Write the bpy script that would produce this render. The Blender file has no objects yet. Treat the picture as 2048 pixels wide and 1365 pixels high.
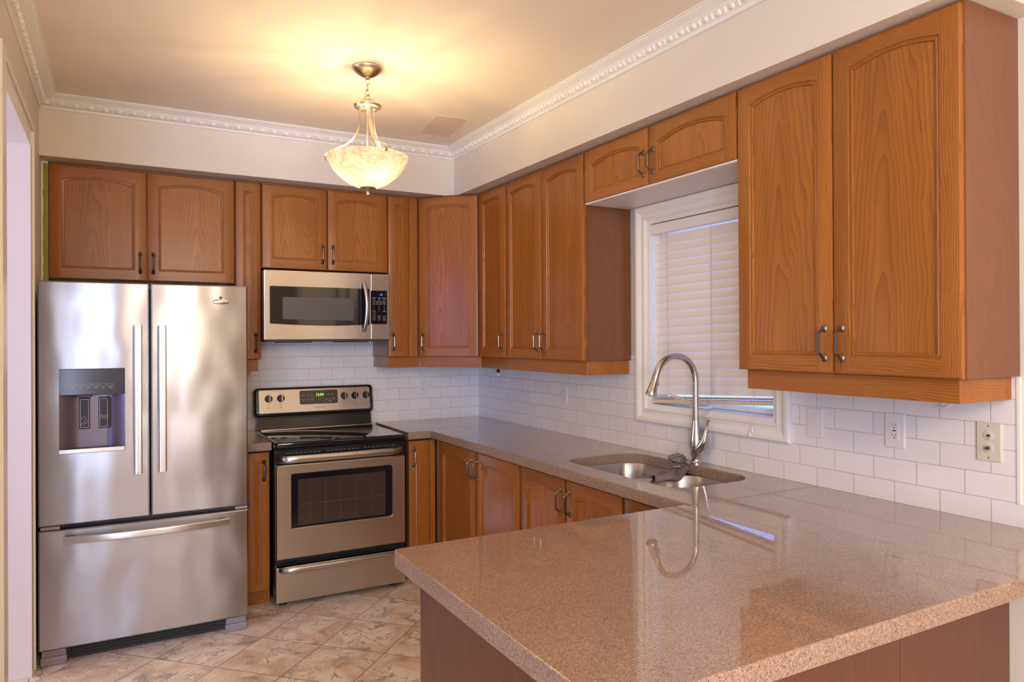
import bpy, bmesh, math, random
from mathutils import Vector, Matrix
random.seed(7)
PI = math.pi
SC = bpy.context.scene
COL = SC.collection

# ------------------------------------------------------------------ camera
cam_d = bpy.data.cameras.new('camera')
cam_d.sensor_fit = 'HORIZONTAL'
cam_d.sensor_width = 36.0
cam_d.lens = 1434.56 / 2048 * 36.0
cam_d.shift_y = -(682.5 - 674.38) / 2048
cam_d.clip_start = 0.02
cam = bpy.data.objects.new('camera', cam_d)
COL.objects.link(cam)
_ya, _pi, _ro = math.radians(28.9381), math.radians(0.1444), math.radians(-0.2813)
_F = Vector((math.sin(_ya) * math.cos(_pi), math.cos(_ya) * math.cos(_pi), math.sin(_pi)))
_R = Vector((math.cos(_ya), -math.sin(_ya), 0))
_U = _R.cross(_F)
_R2 = _R * math.cos(_ro) + _U * math.sin(_ro)
_U2 = -_R * math.sin(_ro) + _U * math.cos(_ro)
_M = Matrix((_R2, _U2, -_F)).transposed().to_4x4()
_M.translation = (-2.3723, -4.8109, 1.4877)
cam.matrix_world = _M
SC.camera = cam

# ------------------------------------------------------------------ world, daylight, exposure
SC.view_settings.view_transform = 'Standard'
SC.view_settings.look = 'None'
SC.view_settings.gamma = 1.0
SC.view_settings.use_curve_mapping = False
SC.view_settings.exposure = 0.52
SC.cycles.use_denoising = True
SC.cycles.max_bounces = 8
SC.cycles.diffuse_bounces = 5
SC.cycles.glossy_bounces = 4
SC.cycles.transmission_bounces = 6
SC.cycles.sample_clamp_indirect = 4.0
SC.cycles.caustics_reflective = False
SC.cycles.caustics_refractive = False
world = bpy.data.worlds.new('world')
SC.world = world
world.use_nodes = True
_bg = world.node_tree.nodes['Background']
_bg.inputs[0].default_value = (0.34, 0.47, 1.0, 1)
_bg.inputs[1].default_value = 1.6


def area_light(name, loc, target, sx, sy, power, color):
    d = bpy.data.lights.new(name, 'AREA')
    d.shape = 'RECTANGLE'
    d.size, d.size_y, d.energy, d.color = sx, sy, power, color
    o = bpy.data.objects.new(name, d)
    COL.objects.link(o)
    o.location = loc
    o.rotation_euler = (Vector(target) - Vector(loc)).to_track_quat('-Z', 'Z').to_euler()
    return o


DAY = (0.64, 0.76, 1.0)
area_light('daylight_patio', (-3.75, -6.98, 1.35), (-3.75, 0, 1.35), 1.9, 1.9, 120, DAY)
area_light('daylight_sidelight', (-1.62, -6.98, 1.35), (-1.62, 0, 1.35), 0.3, 1.9, 8, DAY)
area_light('daylight_hall', (-4.3, -2.6, 1.5), (-2.75, -1.0, 1.4), 0.8, 1.6, 27, (0.24, 0.37, 1.0))


def point_light(name, loc, power, color, size):
    d = bpy.data.lights.new(name, 'POINT')
    d.energy, d.color, d.shadow_soft_size = power, color, size
    o = bpy.data.objects.new(name, d)
    COL.objects.link(o)
    o.location = loc
    return o


# unseen warm fill added behind the camera to brighten ceiling and walls
point_light('rear_fill', (-1.6, -6.2, 2.3), 92, (1.0, 0.82, 0.58), 0.28)
point_light('hall_lamp', (-4.6, -0.97, 1.5), 50, (1.0, 0.88, 0.74), 0.45)

# ------------------------------------------------------------------ node helpers


class NT:
    def __init__(s, name):
        s.mat = bpy.data.materials.new(name)
        s.mat.use_nodes = True
        s.t = s.mat.node_tree
        s.n = s.t.nodes
        s.b = s.n['Principled BSDF']
        s.out = s.n['Material Output']

    def node(s, kind, **kw):
        x = s.n.new(kind)
        for k, v in kw.items():
            setattr(x, k, v)
        return x

    def put(s, sock, v):
        if hasattr(v, 'is_output') or isinstance(v, bpy.types.NodeSocket):
            s.t.links.new(v, sock)
        else:
            sock.default_value = v

    def m(s, op, a, b=None, c=None):
        x = s.node('ShaderNodeMath', operation=op)
        for i, v in enumerate((a, b, c)):
            if v is not None:
                s.put(x.inputs[i], v)
        return x.outputs[0]

    def obj(s):
        return s.node('ShaderNodeTexCoord').outputs['Object']

    def sep(s, v):
        x = s.node('ShaderNodeSeparateXYZ')
        s.put(x.inputs[0], v)
        return x.outputs

    def comb(s, a, b, c):
        x = s.node('ShaderNodeCombineXYZ')
        for i, v in enumerate((a, b, c)):
            s.put(x.inputs[i], v)
        return x.outputs[0]

    def vm(s, op, a, b):
        x = s.node('ShaderNodeVectorMath', operation=op)
        s.put(x.inputs[0], a)
        s.put(x.inputs[1], b)
        return x.outputs[0]

    def noise(s, v, scale, detail=3, rough=.5, dist=0):
        x = s.node('ShaderNodeTexNoise')
        s.put(x.inputs['Vector'], v)
        x.inputs['Scale'].default_value = scale
        x.inputs['Detail'].default_value = detail
        x.inputs['Roughness'].default_value = rough
        x.inputs['Distortion'].default_value = dist
        return x.outputs['Fac']

    def ramp(s, f, stops):
        x = s.node('ShaderNodeValToRGB')
        s.put(x.inputs[0], f)
        e = x.color_ramp.elements
        while len(e) < len(stops):
            e.new(0.5)
        for q, (p, c) in zip(e, stops):
            q.position = p
            q.color = (*c, 1) if len(c) == 3 else c
        return x.outputs[0]

    def mr(s, v, a, b, c=0., d=1., smooth=False):
        x = s.node('ShaderNodeMapRange')
        if smooth:
            x.interpolation_type = 'SMOOTHSTEP'
        s.put(x.inputs[0], v)
        for i, q in enumerate((a, b, c, d)):
            x.inputs[i + 1].default_value = q
        return x.outputs[0]

    def mix(s, f, a, b, mode='MIX'):
        x = s.node('ShaderNodeMix', data_type='RGBA', blend_type=mode)
        s.put(x.inputs[0], f)
        for sock, v in ((x.inputs[6], a), (x.inputs[7], b)):
            if isinstance(v, tuple) and len(v) == 3:
                v = (*v, 1)
            s.put(sock, v)
        return x.outputs[2]

    def bump(s, h, strength=.3, dist=.002):
        x = s.node('ShaderNodeBump')
        x.inputs['Strength'].default_value = strength
        x.inputs['Distance'].default_value = dist
        s.put(x.inputs['Height'], h)
        s.t.links.new(x.outputs[0], s.b.inputs['Normal'])
        return x

    def set(s, **kw):
        for k, v in kw.items():
            k = {'base': 'Base Color', 'rough': 'Roughness', 'metal': 'Metallic', 'spec': 'Specular IOR Level',
                 'coat': 'Coat Weight', 'coatr': 'Coat Roughness', 'aniso': 'Anisotropic', 'trans': 'Transmission Weight',
                 'emit': 'Emission Color', 'estr': 'Emission Strength', 'alpha': 'Alpha', 'ior': 'IOR',
                 'anir': 'Anisotropic Rotation', 'tan': 'Tangent'}[k]
            if isinstance(v, tuple) and len(v) == 3:
                v = (*v, 1)
            s.put(s.b.inputs[k], v)
        return s.mat


def srgb(r, g, b):
    f = lambda c: c / 12.92 if c <= .04045 else ((c + .055) / 1.055) ** 2.4
    return tuple(f(x / 255) for x in (r, g, b))


def plain(name, c, rough=.5, metal=0., **kw):
    return NT(name).set(base=c, rough=rough, metal=metal, **kw)


def paint(name, c, rough=.6, scale=180, st=.06):
    t = NT(name)
    p = t.obj()
    n = t.noise(p, scale, 3)
    big = t.noise(p, 1.3, 2)
    col = t.mix(t.mr(big, .3, .7, 0, .5), c, tuple(x * .95 for x in c))
    if st:
        t.bump(n, st, .001)
    return t.set(base=col, rough=rough)


def oak(name, horizontal=False, cathedral=False, light=srgb(175, 108, 42), dark=srgb(119, 66, 21), contrast=1.):
    t = NT(name)
    p = t.obj()
    rnd = t.node('ShaderNodeObjectInfo').outputs['Random']
    s = t.sep(p)
    along, across, dep = (s[0], s[2], s[1]) if horizontal else (s[2], s[0], s[1])
    sh = t.m('MULTIPLY', rnd, 17.3)
    al = t.m('ADD', along, sh)
    w = t.noise(t.comb(t.m('MULTIPLY', across, 5.), t.m('MULTIPLY', dep, 5.), t.m('MULTIPLY', al, 1.2)), 1., 3)
    w = t.m('SUBTRACT', w, .5)
    if cathedral:
        x0 = t.m('MULTIPLY_ADD', t.m('SUBTRACT', t.m('FRACT', t.m('MULTIPLY', rnd, 7.7)), .5), .12, 0.)
        ax = t.m('ADD', t.m('SUBTRACT', across, x0), t.m('MULTIPLY', w, .06))
        r = t.m('SQRT', t.m('ADD', t.m('MULTIPLY', ax, ax), .0009))
        f = t.m('ADD', t.m('MULTIPLY', r, 62.), t.m('MULTIPLY', al, 4.4))
        f = t.m('ADD', f, t.m('MULTIPLY', w, 7.))
    else:
        f = t.m('ADD', t.m('MULTIPLY', across, 120.), t.m('MULTIPLY', w, 12.))
    band = t.m('FRACT', f)
    band = t.m('POWER', band, 2.2)
    var = t.noise(t.comb(t.m('MULTIPLY', across, 14.), t.m('MULTIPLY', dep, 14.), t.m('MULTIPLY', al, .9)), 1., 2)
    pores = t.noise(t.comb(t.m('MULTIPLY', across, 620.), t.m('MULTIPLY', dep, 620.), t.m('MULTIPLY', al, 14.)), 1., 2)
    pm = t.mr(pores, .5, .72)
    amt = t.m('ADD', t.m('MULTIPLY', band, .62 * contrast), t.m('MULTIPLY', t.m('MULTIPLY', pm, t.m('ADD', band, .3)), .75 * contrast))
    col = t.mix(t.m('MINIMUM', amt, 1.), light, dark)
    col = t.mix(t.mr(var, .3, .75, 0, .45), col, dark)
    tone = t.mr(t.m('FRACT', t.m('MULTIPLY', rnd, 31.7)), 0, 1, .88, 1.08)
    col = t.vm('MULTIPLY', col, t.comb(tone, tone, tone))
    t.bump(t.m('SUBTRACT', 1., pm), .12, .0006)
    return t.set(base=col, rough=.34, spec=.4, coat=.15, coatr=.2)


def steel(name, horizontal=True, c=(.60, .585, .57), rough=.28, wavy=.0, brush=.6, aniso=.8):
    t = NT(name)
    p = t.obj()
    s = t.sep(p)
    if horizontal:
        v = t.comb(t.m('MULTIPLY', s[0], 6.), t.m('MULTIPLY', s[1], 6.), t.m('MULTIPLY', s[2], 260.))
    else:
        v = t.comb(t.m('MULTIPLY', s[0], 900.), t.m('MULTIPLY', s[1], 900.), t.m('MULTIPLY', s[2], 6.))
    n = t.noise(v, 1., 2)
    r = rough
    col = t.mix(t.m('MULTIPLY', n, brush), c, tuple(x * .86 for x in c))
    if wavy:
        w = t.noise(t.vm('MULTIPLY', p, (2.2, 2.2, 1.6)), 1.8, 1)
        b2 = t.node('ShaderNodeBump')
        b2.inputs['Strength'].default_value = 1.
        b2.inputs['Distance'].default_value = wavy
        t.put(b2.inputs['Height'], w)
        t.t.links.new(b2.outputs[0], t.b.inputs['Normal'])
    return t.set(base=col, rough=r, metal=1., aniso=aniso, tan=t.comb(0., 0., 1.))


def granite(name, coat):
    t = NT(name)
    p = t.obj()
    a = t.noise(p, 230., 3, .7)
    b = t.noise(t.vm('ADD', p, (3.1, 1.7, .3)), 150., 3, .65)
    c = t.noise(t.vm('ADD', p, (7.1, 4.7, 2.3)), 9., 3)
    v = t.node('ShaderNodeTexVoronoi')
    t.put(v.inputs['Vector'], p)
    v.inputs['Scale'].default_value = 400.
    cell = t.sep(v.outputs['Color'])[0]
    v2 = t.node('ShaderNodeTexVoronoi')
    t.put(v2.inputs['Vector'], t.vm('ADD', t.vm('MULTIPLY', p, (1., 1.35, 1.)), (.13, .57, .31)))
    v2.inputs['Scale'].default_value = 420.
    spk = t.sep(v2.outputs['Color'])[1]
    col = t.ramp(cell, [(0, srgb(130, 104, 88)), (.3, srgb(148, 121, 103)), (.7, srgb(163, 136, 118)), (1, srgb(182, 160, 144))])
    col = t.mix(t.mr(c, .35, .7, 0, .3), col, srgb(138, 108, 90))
    col = t.mix(t.mr(b, .60, .70, 0, .5), col, srgb(128, 106, 94))
    col = t.mix(t.mr(a, .66, .72, 0, .8), col, srgb(76, 62, 58))
    col = t.mix(t.mr(spk, .89, .93, 0, .75), col, srgb(66, 54, 50))
    t.b.inputs['Coat IOR'].default_value = 1.85
    return t.set(base=col, rough=.4, spec=.3, coat=coat, coatr=.02)


def tiles():
    t = NT('subway_tile')
    p = t.obj()
    s = t.sep(p)
    hz = t.m('DIVIDE', t.m('SUBTRACT', s[2], .986), .078)
    row = t.m('FLOOR', hz)
    odd = t.m('FLOORED_MODULO', row, 2.)
    # the slab's own x runs along the wall
    hx = t.m('ADD', t.m('DIVIDE', s[0], .157), t.m('MULTIPLY', odd, .5))
    fx, fz = t.m('FRACT', hx), t.m('FRACT', hz)
    dx = t.m('MULTIPLY', t.m('MINIMUM', fx, t.m('SUBTRACT', 1., fx)), .157)
    dz = t.m('MULTIPLY', t.m('MINIMUM', fz, t.m('SUBTRACT', 1., fz)), .078)
    d = t.m('MINIMUM', dx, dz)
    g = t.mr(d, .0006, .0014)
    h = t.mr(d, .0004, .0035, 0, 1, True)
    wn = t.node('ShaderNodeTexWhiteNoise', noise_dimensions='2D')
    t.put(wn.inputs['Vector'], t.comb(t.m('FLOOR', hx), row, 0.))
    tone = t.mr(wn.outputs['Value'], 0, 1, .94, 1.0)
    base = t.vm('MULTIPLY', srgb(240, 237, 238), t.comb(tone, tone, tone))
    n = t.noise(p, 55., 2)
    col = t.mix(g, srgb(186, 172, 164), base)
    t.bump(t.m('ADD', h, t.m('MULTIPLY', n, .25)), .45, .0012)
    return t.set(base=col, rough=t.mr(g, 0, 1, .8, .16), spec=.5)


def floor_mat():
    t = NT('marbled_floor_tile')
    p = t.obj()
    s = t.sep(p)
    P = .3355
    k = 1 / math.sqrt(2) / P
    x, y = t.m('SUBTRACT', s[0], -1.501), t.m('SUBTRACT', s[1], -1.302)
    u = t.m('MULTIPLY', t.m('ADD', x, y), k)
    v = t.m('MULTIPLY', t.m('SUBTRACT', x, y), k)
    fu, fv = t.m('FRACT', u), t.m('FRACT', v)
    d = t.m('MULTIPLY', t.m('MINIMUM', t.m('MINIMUM', fu, t.m('SUBTRACT', 1., fu)), t.m('MINIMUM', fv, t.m('SUBTRACT', 1., fv))), P)
    g = t.mr(d, .0012, .0026)
    wn = t.node('ShaderNodeTexWhiteNoise', noise_dimensions='2D')
    t.put(wn.inputs['Vector'], t.comb(t.m('FLOOR', u), t.m('FLOOR', v), 0.))
    q = t.comb(t.m('ADD', fu, t.m('MULTIPLY', wn.outputs['Value'], 37.)), fv, t.m('MULTIPLY', wn.outputs['Value'], 91.))
    n1 = t.noise(q, 1.7, 5, .6, .8)
    n2 = t.noise(t.vm('ADD', q, (5, 2, 1)), 1.4, 6, .62, 1.3)
    n3 = t.noise(t.vm('ADD', q, (9, 4, 7)), 26., 3, .7)
    patch = t.noise(t.vm('ADD', q, (2, 8, 3)), 2.2, 5, .6, .5)
    vein = t.m('ABSOLUTE', t.m('SUBTRACT', n2, .5))
    vm_ = t.mr(vein, .0, .016, 1, 0)
    gate = t.mr(n1, .42, .58)
    col = t.ramp(n1, [(.25, srgb(188, 154, 122)), (.45, srgb(226, 198, 168)), (.6, srgb(244, 228, 206)), (.8, srgb(212, 182, 150))])
    col = t.mix(t.m('MULTIPLY', t.mr(patch, .58, .66), t.mr(n3, .3, .6, .3, .85)), col, srgb(140, 122, 106))
    col = t.mix(t.m('MULTIPLY', t.m('MULTIPLY', vm_, gate), .85), col, srgb(92, 68, 50))
    col = t.mix(t.mr(n3, .62, .8, 0, .4), col, srgb(150, 112, 84))
    col = t.mix(g, srgb(112, 84, 62), col)
    t.bump(t.m('ADD', g, t.m('MULTIPLY', n1, .4)), .35, .0015)
    return t.set(base=col, rough=.38, spec=.4)


def alabaster():
    t = NT('alabaster_glass')
    p = t.obj()
    n = t.noise(p, 3.2, 2)
    w = t.noise(t.vm('MULTIPLY', p, (3., 3., 8.)), 1.6, 4, .55, 2.4)
    sw = t.mr(t.m('ABSOLUTE', t.m('SUBTRACT', w, .5)), 0., .06, 1, 0)
    col = t.mix(t.m('MULTIPLY', sw, .5), srgb(222, 206, 180), srgb(160, 140, 112))
    tr = t.node('ShaderNodeBsdfTranslucent')
    t.put(tr.inputs[0], t.mix(t.m('MULTIPLY', sw, .6), (.105, .098, .084), (.036, .032, .026)))
    t.set(base=col, rough=.18)
    mx = t.node('ShaderNodeMixShader')
    mx.inputs[0].default_value = .5
    t.t.links.new(t.b.outputs[0], mx.inputs[1])
    t.t.links.new(tr.outputs[0], mx.inputs[2])
    t.t.links.new(mx.outputs[0], t.out.inputs[0])
    return t.mat


def pane(name, tint=(1, 1, 1), refl=.08, rough=.0):
    t = NT(name)
    t.n.remove(t.b)
    a = t.node('ShaderNodeBsdfTransparent')
    a.inputs[0].default_value = (*tint, 1)
    b = t.node('ShaderNodeBsdfGlossy')
    b.inputs['Roughness'].default_value = rough
    mx = t.node('ShaderNodeMixShader')
    f = t.node('ShaderNodeLayerWeight')
    t.put(mx.inputs[0], t.m('MULTIPLY_ADD', t.m('POWER', f.outputs['Facing'], 5.), .6, refl * .5))
    t.t.links.new(a.outputs[0], mx.inputs[1])
    t.t.links.new(b.outputs[0], mx.inputs[2])
    t.t.links.new(mx.outputs[0], t.out.inputs[0])
    return t.mat


WALL = paint('wall_paint', srgb(228, 220, 206))
DIMWALL = paint('dimmed_wall_tone', srgb(150, 136, 126))  # wall tone darkened so the unseen rear rooms reflect as dim
CEIL = paint('ceiling_paint', srgb(244, 232, 214), .7)
PATCH = paint('unpainted_plaster', srgb(231, 213, 192), .8)
TRIM = paint('white_trim_paint', srgb(240, 237, 231), .35, 90, 0)
GREEN = paint('green_tape', srgb(150, 150, 38), .7, 60, .3)
TILE, FLOOR = tiles(), floor_mat()
GRAN, GRANE = granite('polished_granite', 1.), granite('honed_granite_edge', 0.)
OAK_V = oak('oak_upright_grain')
OAK_H = oak('oak_level_grain', True)
OAK_C = oak('oak_arched_grain', False, True, contrast=.72)
LAM = oak('oak_laminate', False, False, srgb(132, 84, 54), srgb(112, 68, 40), .45)
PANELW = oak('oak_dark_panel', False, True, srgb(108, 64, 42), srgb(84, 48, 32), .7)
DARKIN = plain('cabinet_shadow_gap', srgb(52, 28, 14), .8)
WHITEBOARD = plain('white_melamine', srgb(226, 220, 220), .4)
PEWTER = plain('antique_pewter', (.24, .20, .17), .30, 1.)
STEEL = steel('brushed_steel', True, (.38, .375, .39), .27, wavy=.010, brush=.3)
STEEL2 = steel('brushed_steel_plain', True)
STEELW = steel('brushed_steel_warm', True, (.65, .625, .605), .28)
SINKST = steel('sink_steel', False, (.58, .56, .54), .36, aniso=.7)
NICKEL = plain('brushed_nickel', (.56, .54, .53), .22, 1.)
LAMPM = plain('satin_nickel_lamp', (.66, .58, .46), .33, 1.)
BLACK = plain('black_enamel', (.012, .012, .013), .18)
BLACKM = plain('black_plastic', (.02, .02, .021), .5)
GLASSB = plain('black_glass', (.008, .008, .01), .06, coat=.3)
OVENG = plain('oven_window_glass', (.05, .037, .024), .08, spec=.6)
MESHG = plain('microwave_screen', (.085, .085, .09), .25)
DGREY = plain('dark_grey_plastic', srgb(74, 70, 72), .5)
MGREY = plain('grey_plastic', srgb(140, 134, 136), .45)
DISPG = plain('dispenser_panel', (.06, .058, .055), .14, .2)
DISPR = plain('dispenser_recess', srgb(120, 110, 116), .35, .5)
WHITEP = plain('white_plastic', srgb(232, 228, 228), .35)
IVORY = plain('ivory_plastic', srgb(216, 210, 192), .4)
BLIND = plain('blind_slat', srgb(244, 238, 230), .45)
CREAM = plain('cream_rail', srgb(228, 206, 178), .5)
CORD = plain('blind_cord', srgb(205, 198, 190), .7)
INK = plain('printed_ink', srgb(60, 50, 44), .6)
INKW = plain('pale_ink', srgb(205, 200, 192), .5)
RING = plain('burner_ring', srgb(70, 66, 64), .2)
BRASS = plain('brass_contact', (.72, .54, .24), .3, 1.)
GREENLED = plain('green_digits', (0, 0, 0), .5, emit=(.25, 1., .05), estr=1.6)
BLUELED = plain('blue_digits', (0, 0, 0), .5, emit=(.03, .10, 1.), estr=2.2)
REDINK = plain('red_ink', srgb(160, 70, 60), .5)
TEAL = plain('teal_badge_dot', srgb(30, 130, 140), .3)
BADGE = plain('badge_silver', (.8, .78, .72), .18, 1.)
CLOTH = paint('grey_cloth', srgb(122, 112, 116), .9, 400, .5)
WIRE = plain('steel_wool_wire', (.42, .40, .37), .35, 1.)
PANE = pane('window_glass', (.92, .96, 1.), .08)
BULB = plain('lamp_bulb', (1, .9, .75), .4, emit=(1., .80, .48), estr=14.)
ALAB = alabaster()
STONE = paint('white_threshold', srgb(226, 208, 190), .4)
CAULK = paint('pale_grout', srgb(200, 182, 160), .7)

# ------------------------------------------------------------------ mesh helpers


class MB:
    def __init__(s):
        s.v, s.f, s.mi, s.sm = [], [], [], []

    def add(s, verts, faces, mi=0, smooth=False):
        o = len(s.v)
        s.v += [tuple(v) for v in verts]
        for f in faces:
            s.f.append(tuple(i + o for i in f))
            s.mi.append(mi)
            s.sm.append(smooth)
        return s

    def box(s, x0, x1, y0, y1, z0, z1, mi=0, bev=0., seg=2):
        if bev <= 0:
            v = [(x, y, z) for x in (x0, x1) for y in (y0, y1) for z in (z0, z1)]
            return s.add(v, [(0, 1, 3, 2), (4, 6, 7, 5), (0, 4, 5, 1), (2, 3, 7, 6), (0, 2, 6, 4), (1, 5, 7, 3)], mi)
        bm = bmesh.new()
        bmesh.ops.create_cube(bm, size=1.)
        for q in bm.verts:
            q.co = Vector(((x0 + x1) / 2 + q.co.x * (x1 - x0), (y0 + y1) / 2 + q.co.y * (y1 - y0), (z0 + z1) / 2 + q.co.z * (z1 - z0)))
        bmesh.ops.bevel(bm, geom=bm.edges[:], offset=bev, segments=seg, profile=.5, affect='EDGES')
        return s.bm(bm, mi, False)

    def bm(s, bm, mi=0, smooth=False):
        bm.verts.index_update()
        s.add([v.co[:] for v in bm.verts], [[q.index for q in f.verts] for f in bm.faces], mi, smooth)
        bm.free()
        return s

    def prism(s, poly, a, b, axis='z', mi=0, smooth=False):
        n = len(poly)
        def P(p, h):
            return {'z': (p[0], p[1], h), 'y': (p[0], h, p[1]), 'x': (h, p[0], p[1])}[axis]
        v = [P(p, a) for p in poly] + [P(p, b) for p in poly]
        s.add(v, [tuple(range(n)), tuple(range(2 * n - 1, n - 1, -1))], mi)
        o = len(s.v) - 2 * n
        for i in range(n):
            j = (i + 1) % n
            s.f.append((o + i, o + j, o + n + j, o + n + i))
            s.mi.append(mi)
            s.sm.append(smooth)
        return s

    def loops(s, loops, mi=0, smooth=True, close=True, cap0=False, cap1=False):
        n = len(loops[0])
        v = [p for l in loops for p in l]
        f = []
        for k in range(len(loops) - 1):
            for i in range(n if close else n - 1):
                j = (i + 1) % n
                f.append((k * n + i, k * n + j, (k + 1) * n + j, (k + 1) * n + i))
        if cap0:
            f.append(tuple(range(n - 1, -1, -1)))
        if cap1:
            f.append(tuple(range((len(loops) - 1) * n, len(loops) * n)))
        return s.add(v, f, mi, smooth)

    def lathe(s, prof, c=(0, 0, 0), n=32, axis='z', mi=0, cap0=False, cap1=False):
        L = []
        for r, h in prof:
            l = []
            for i in range(n):
                a = 2 * PI * i / n
                x, y = r * math.cos(a), r * math.sin(a)
                q = {'z': (x, y, h), 'y': (x, h, y), 'x': (h, x, y)}[axis]
                l.append((q[0] + c[0], q[1] + c[1], q[2] + c[2]))
            L.append(l)
        return s.loops(L, mi, True, True, cap0, cap1)

    def tube(s, pts, r, n=8, mi=0, closed=False, flat=None):
        P = [Vector(p) for p in pts]
        m = len(P)
        rr = r if isinstance(r, (list, tuple)) else [r] * m
        T = []
        for i in range(m):
            a = P[(i - 1) % m] if closed or i else P[0]
            b = P[(i + 1) % m] if closed or i < m - 1 else P[-1]
            T.append((b - a).normalized())
        up = Vector((0, 0, 1)) if abs(T[0].z) < .9 else Vector((0, 1, 0))
        if flat is not None:
            up = Vector(flat[0])
        N = (up - T[0] * up.dot(T[0])).normalized()
        L = []
        for i in range(m):
            N = (N - T[i] * N.dot(T[i]))
            N = N.normalized() if N.length > 1e-6 else Vector((1, 0, 0))
            B = T[i].cross(N)
            a_, b_ = (rr[i], rr[i]) if flat is None else (flat[1] * (rr[i]), flat[2] * rr[i])
            L.append([P[i] + N * (a_ * math.cos(2 * PI * k / n)) + B * (b_ * math.sin(2 * PI * k / n)) for k in range(n)])
        if closed:
            L.append(L[0])
        return s.loops(L, mi, True, True, not closed, not closed)

    def ball(s, c, rx, ry, rz, nu=10, nv=6, mi=0):
        L = []
        for j in range(nv + 1):
            a = -PI / 2 + PI * j / nv
            ca = max(math.cos(a), .02)
            L.append([(c[0] + rx * ca * math.cos(2 * PI * i / nu), c[1] + ry * ca * math.sin(2 * PI * i / nu), c[2] + rz * math.sin(a)) for i in range(nu)])
        return s.loops(L, mi, True, True, True, True)

    def build(s, name, mats, parent=None, loc=(0, 0, 0), rz=0., recalc=True, angle=35, uv=None):
        me = bpy.data.meshes.new(name)
        me.from_pydata(s.v, [], s.f)
        me.polygons.foreach_set('material_index', s.mi)
        me.polygons.foreach_set('use_smooth', s.sm)
        if recalc:
            bm = bmesh.new()
            bm.from_mesh(me)
            bmesh.ops.remove_doubles(bm, verts=bm.verts[:], dist=1e-6)
            bmesh.ops.recalc_face_normals(bm, faces=bm.faces[:])
            bm.to_mesh(me)
            bm.free()
        me.update()
        if any(s.sm):
            me.set_sharp_from_angle(angle=math.radians(angle))
        for m in (mats if isinstance(mats, (list, tuple)) else [mats]):
            me.materials.append(m)
        o = bpy.data.objects.new(name, me)
        COL.objects.link(o)
        o.location = loc
        o.rotation_euler = (0, 0, rz)
        if parent:
            o.parent = parent
        return o


def thing(name, label, cat, loc=(0, 0, 0), rz=0., group=None):
    o = bpy.data.objects.new(name, None)
    COL.objects.link(o)
    o.empty_display_size = .05
    o.location = loc
    o.rotation_euler = (0, 0, rz)
    o['label'] = label
    o['category'] = cat
    if group:
        o['group'] = group
    return o


def tag(o, label, cat, group=None):
    o['label'] = label
    o['category'] = cat
    if group:
        o['group'] = group
    return o


def struct(o, label=None):
    o['kind'] = 'structure'
    if label:
        o['label'] = label
    return o


def text_into(mb, txt, size, cx, cz, y, mi=0, depth=.0004, frame=None, squash=1.):
    """flat lettering facing -Y in the local frame, centred at (cx, cz)"""
    cu = bpy.data.curves.new('t', 'FONT')
    cu.body = txt
    cu.size = size
    cu.align_x = 'CENTER'
    cu.align_y = 'CENTER'
    cu.resolution_u = 2
    ob = bpy.data.objects.new('t', cu)
    COL.objects.link(ob)
    dg = bpy.context.evaluated_depsgraph_get()
    me = bpy.data.meshes.new_from_object(ob.evaluated_get(dg))
    v = [(cx + q.co.x * squash, y, cz + q.co.y) for q in me.vertices]
    f = [tuple(p.vertices) for p in me.polygons]
    if frame:
        v = [frame(*q) for q in v]
    mb.add(v, f, mi)
    bpy.data.objects.remove(ob)
    bpy.data.curves.remove(cu)
    bpy.data.meshes.remove(me)
    return mb


# ------------------------------------------------------------------ room shell
CZ = 2.748            # ceiling height
LX = -2.711           # left wall
SZ = 2.44             # soffit underside
REAR = -6.9
m = MB().box(-6.2, .4, -7.2, .2, -.08, 0)
struct(m.build('floor', FLOOR), 'beige marbled stone tile floor laid on the diagonal')
m = MB().box(-6.2, .4, -7.2, .2, CZ, CZ + .1)
struct(m.build('ceiling', CEIL), 'warm white painted kitchen ceiling')
struct(MB().box(LX - .3, .2, 0, .15, 0, CZ).build('wall_back', WALL))
# right wall with the window opening
WY0, WY1, WZ0, WZ1 = -2.765, -1.945, 1.135, 2.085
m = MB()
m.box(0, .16, WY1, 0, 0, CZ)
m.box(0, .16, REAR, WY0, 0, CZ)
m.box(0, .16, WY0, WY1, 0, WZ0)
m.box(0, .16, WY0, WY1, WZ1, CZ)
struct(m.build('wall_right', WALL))
# left wall with the hall opening
OY0, OY1, OZ = -1.88, -1.0, 2.362
m = MB()
m.box(LX - .14, LX, OY1 + .02, 0, 0, CZ)
m.box(LX - .14, LX, -2.9, OY0 - .02, 0, CZ)
m.box(LX - .14, LX, OY0 - .02, OY1 + .02, OZ + .02, CZ)
struct(m.build('wall_left', WALL))
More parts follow.
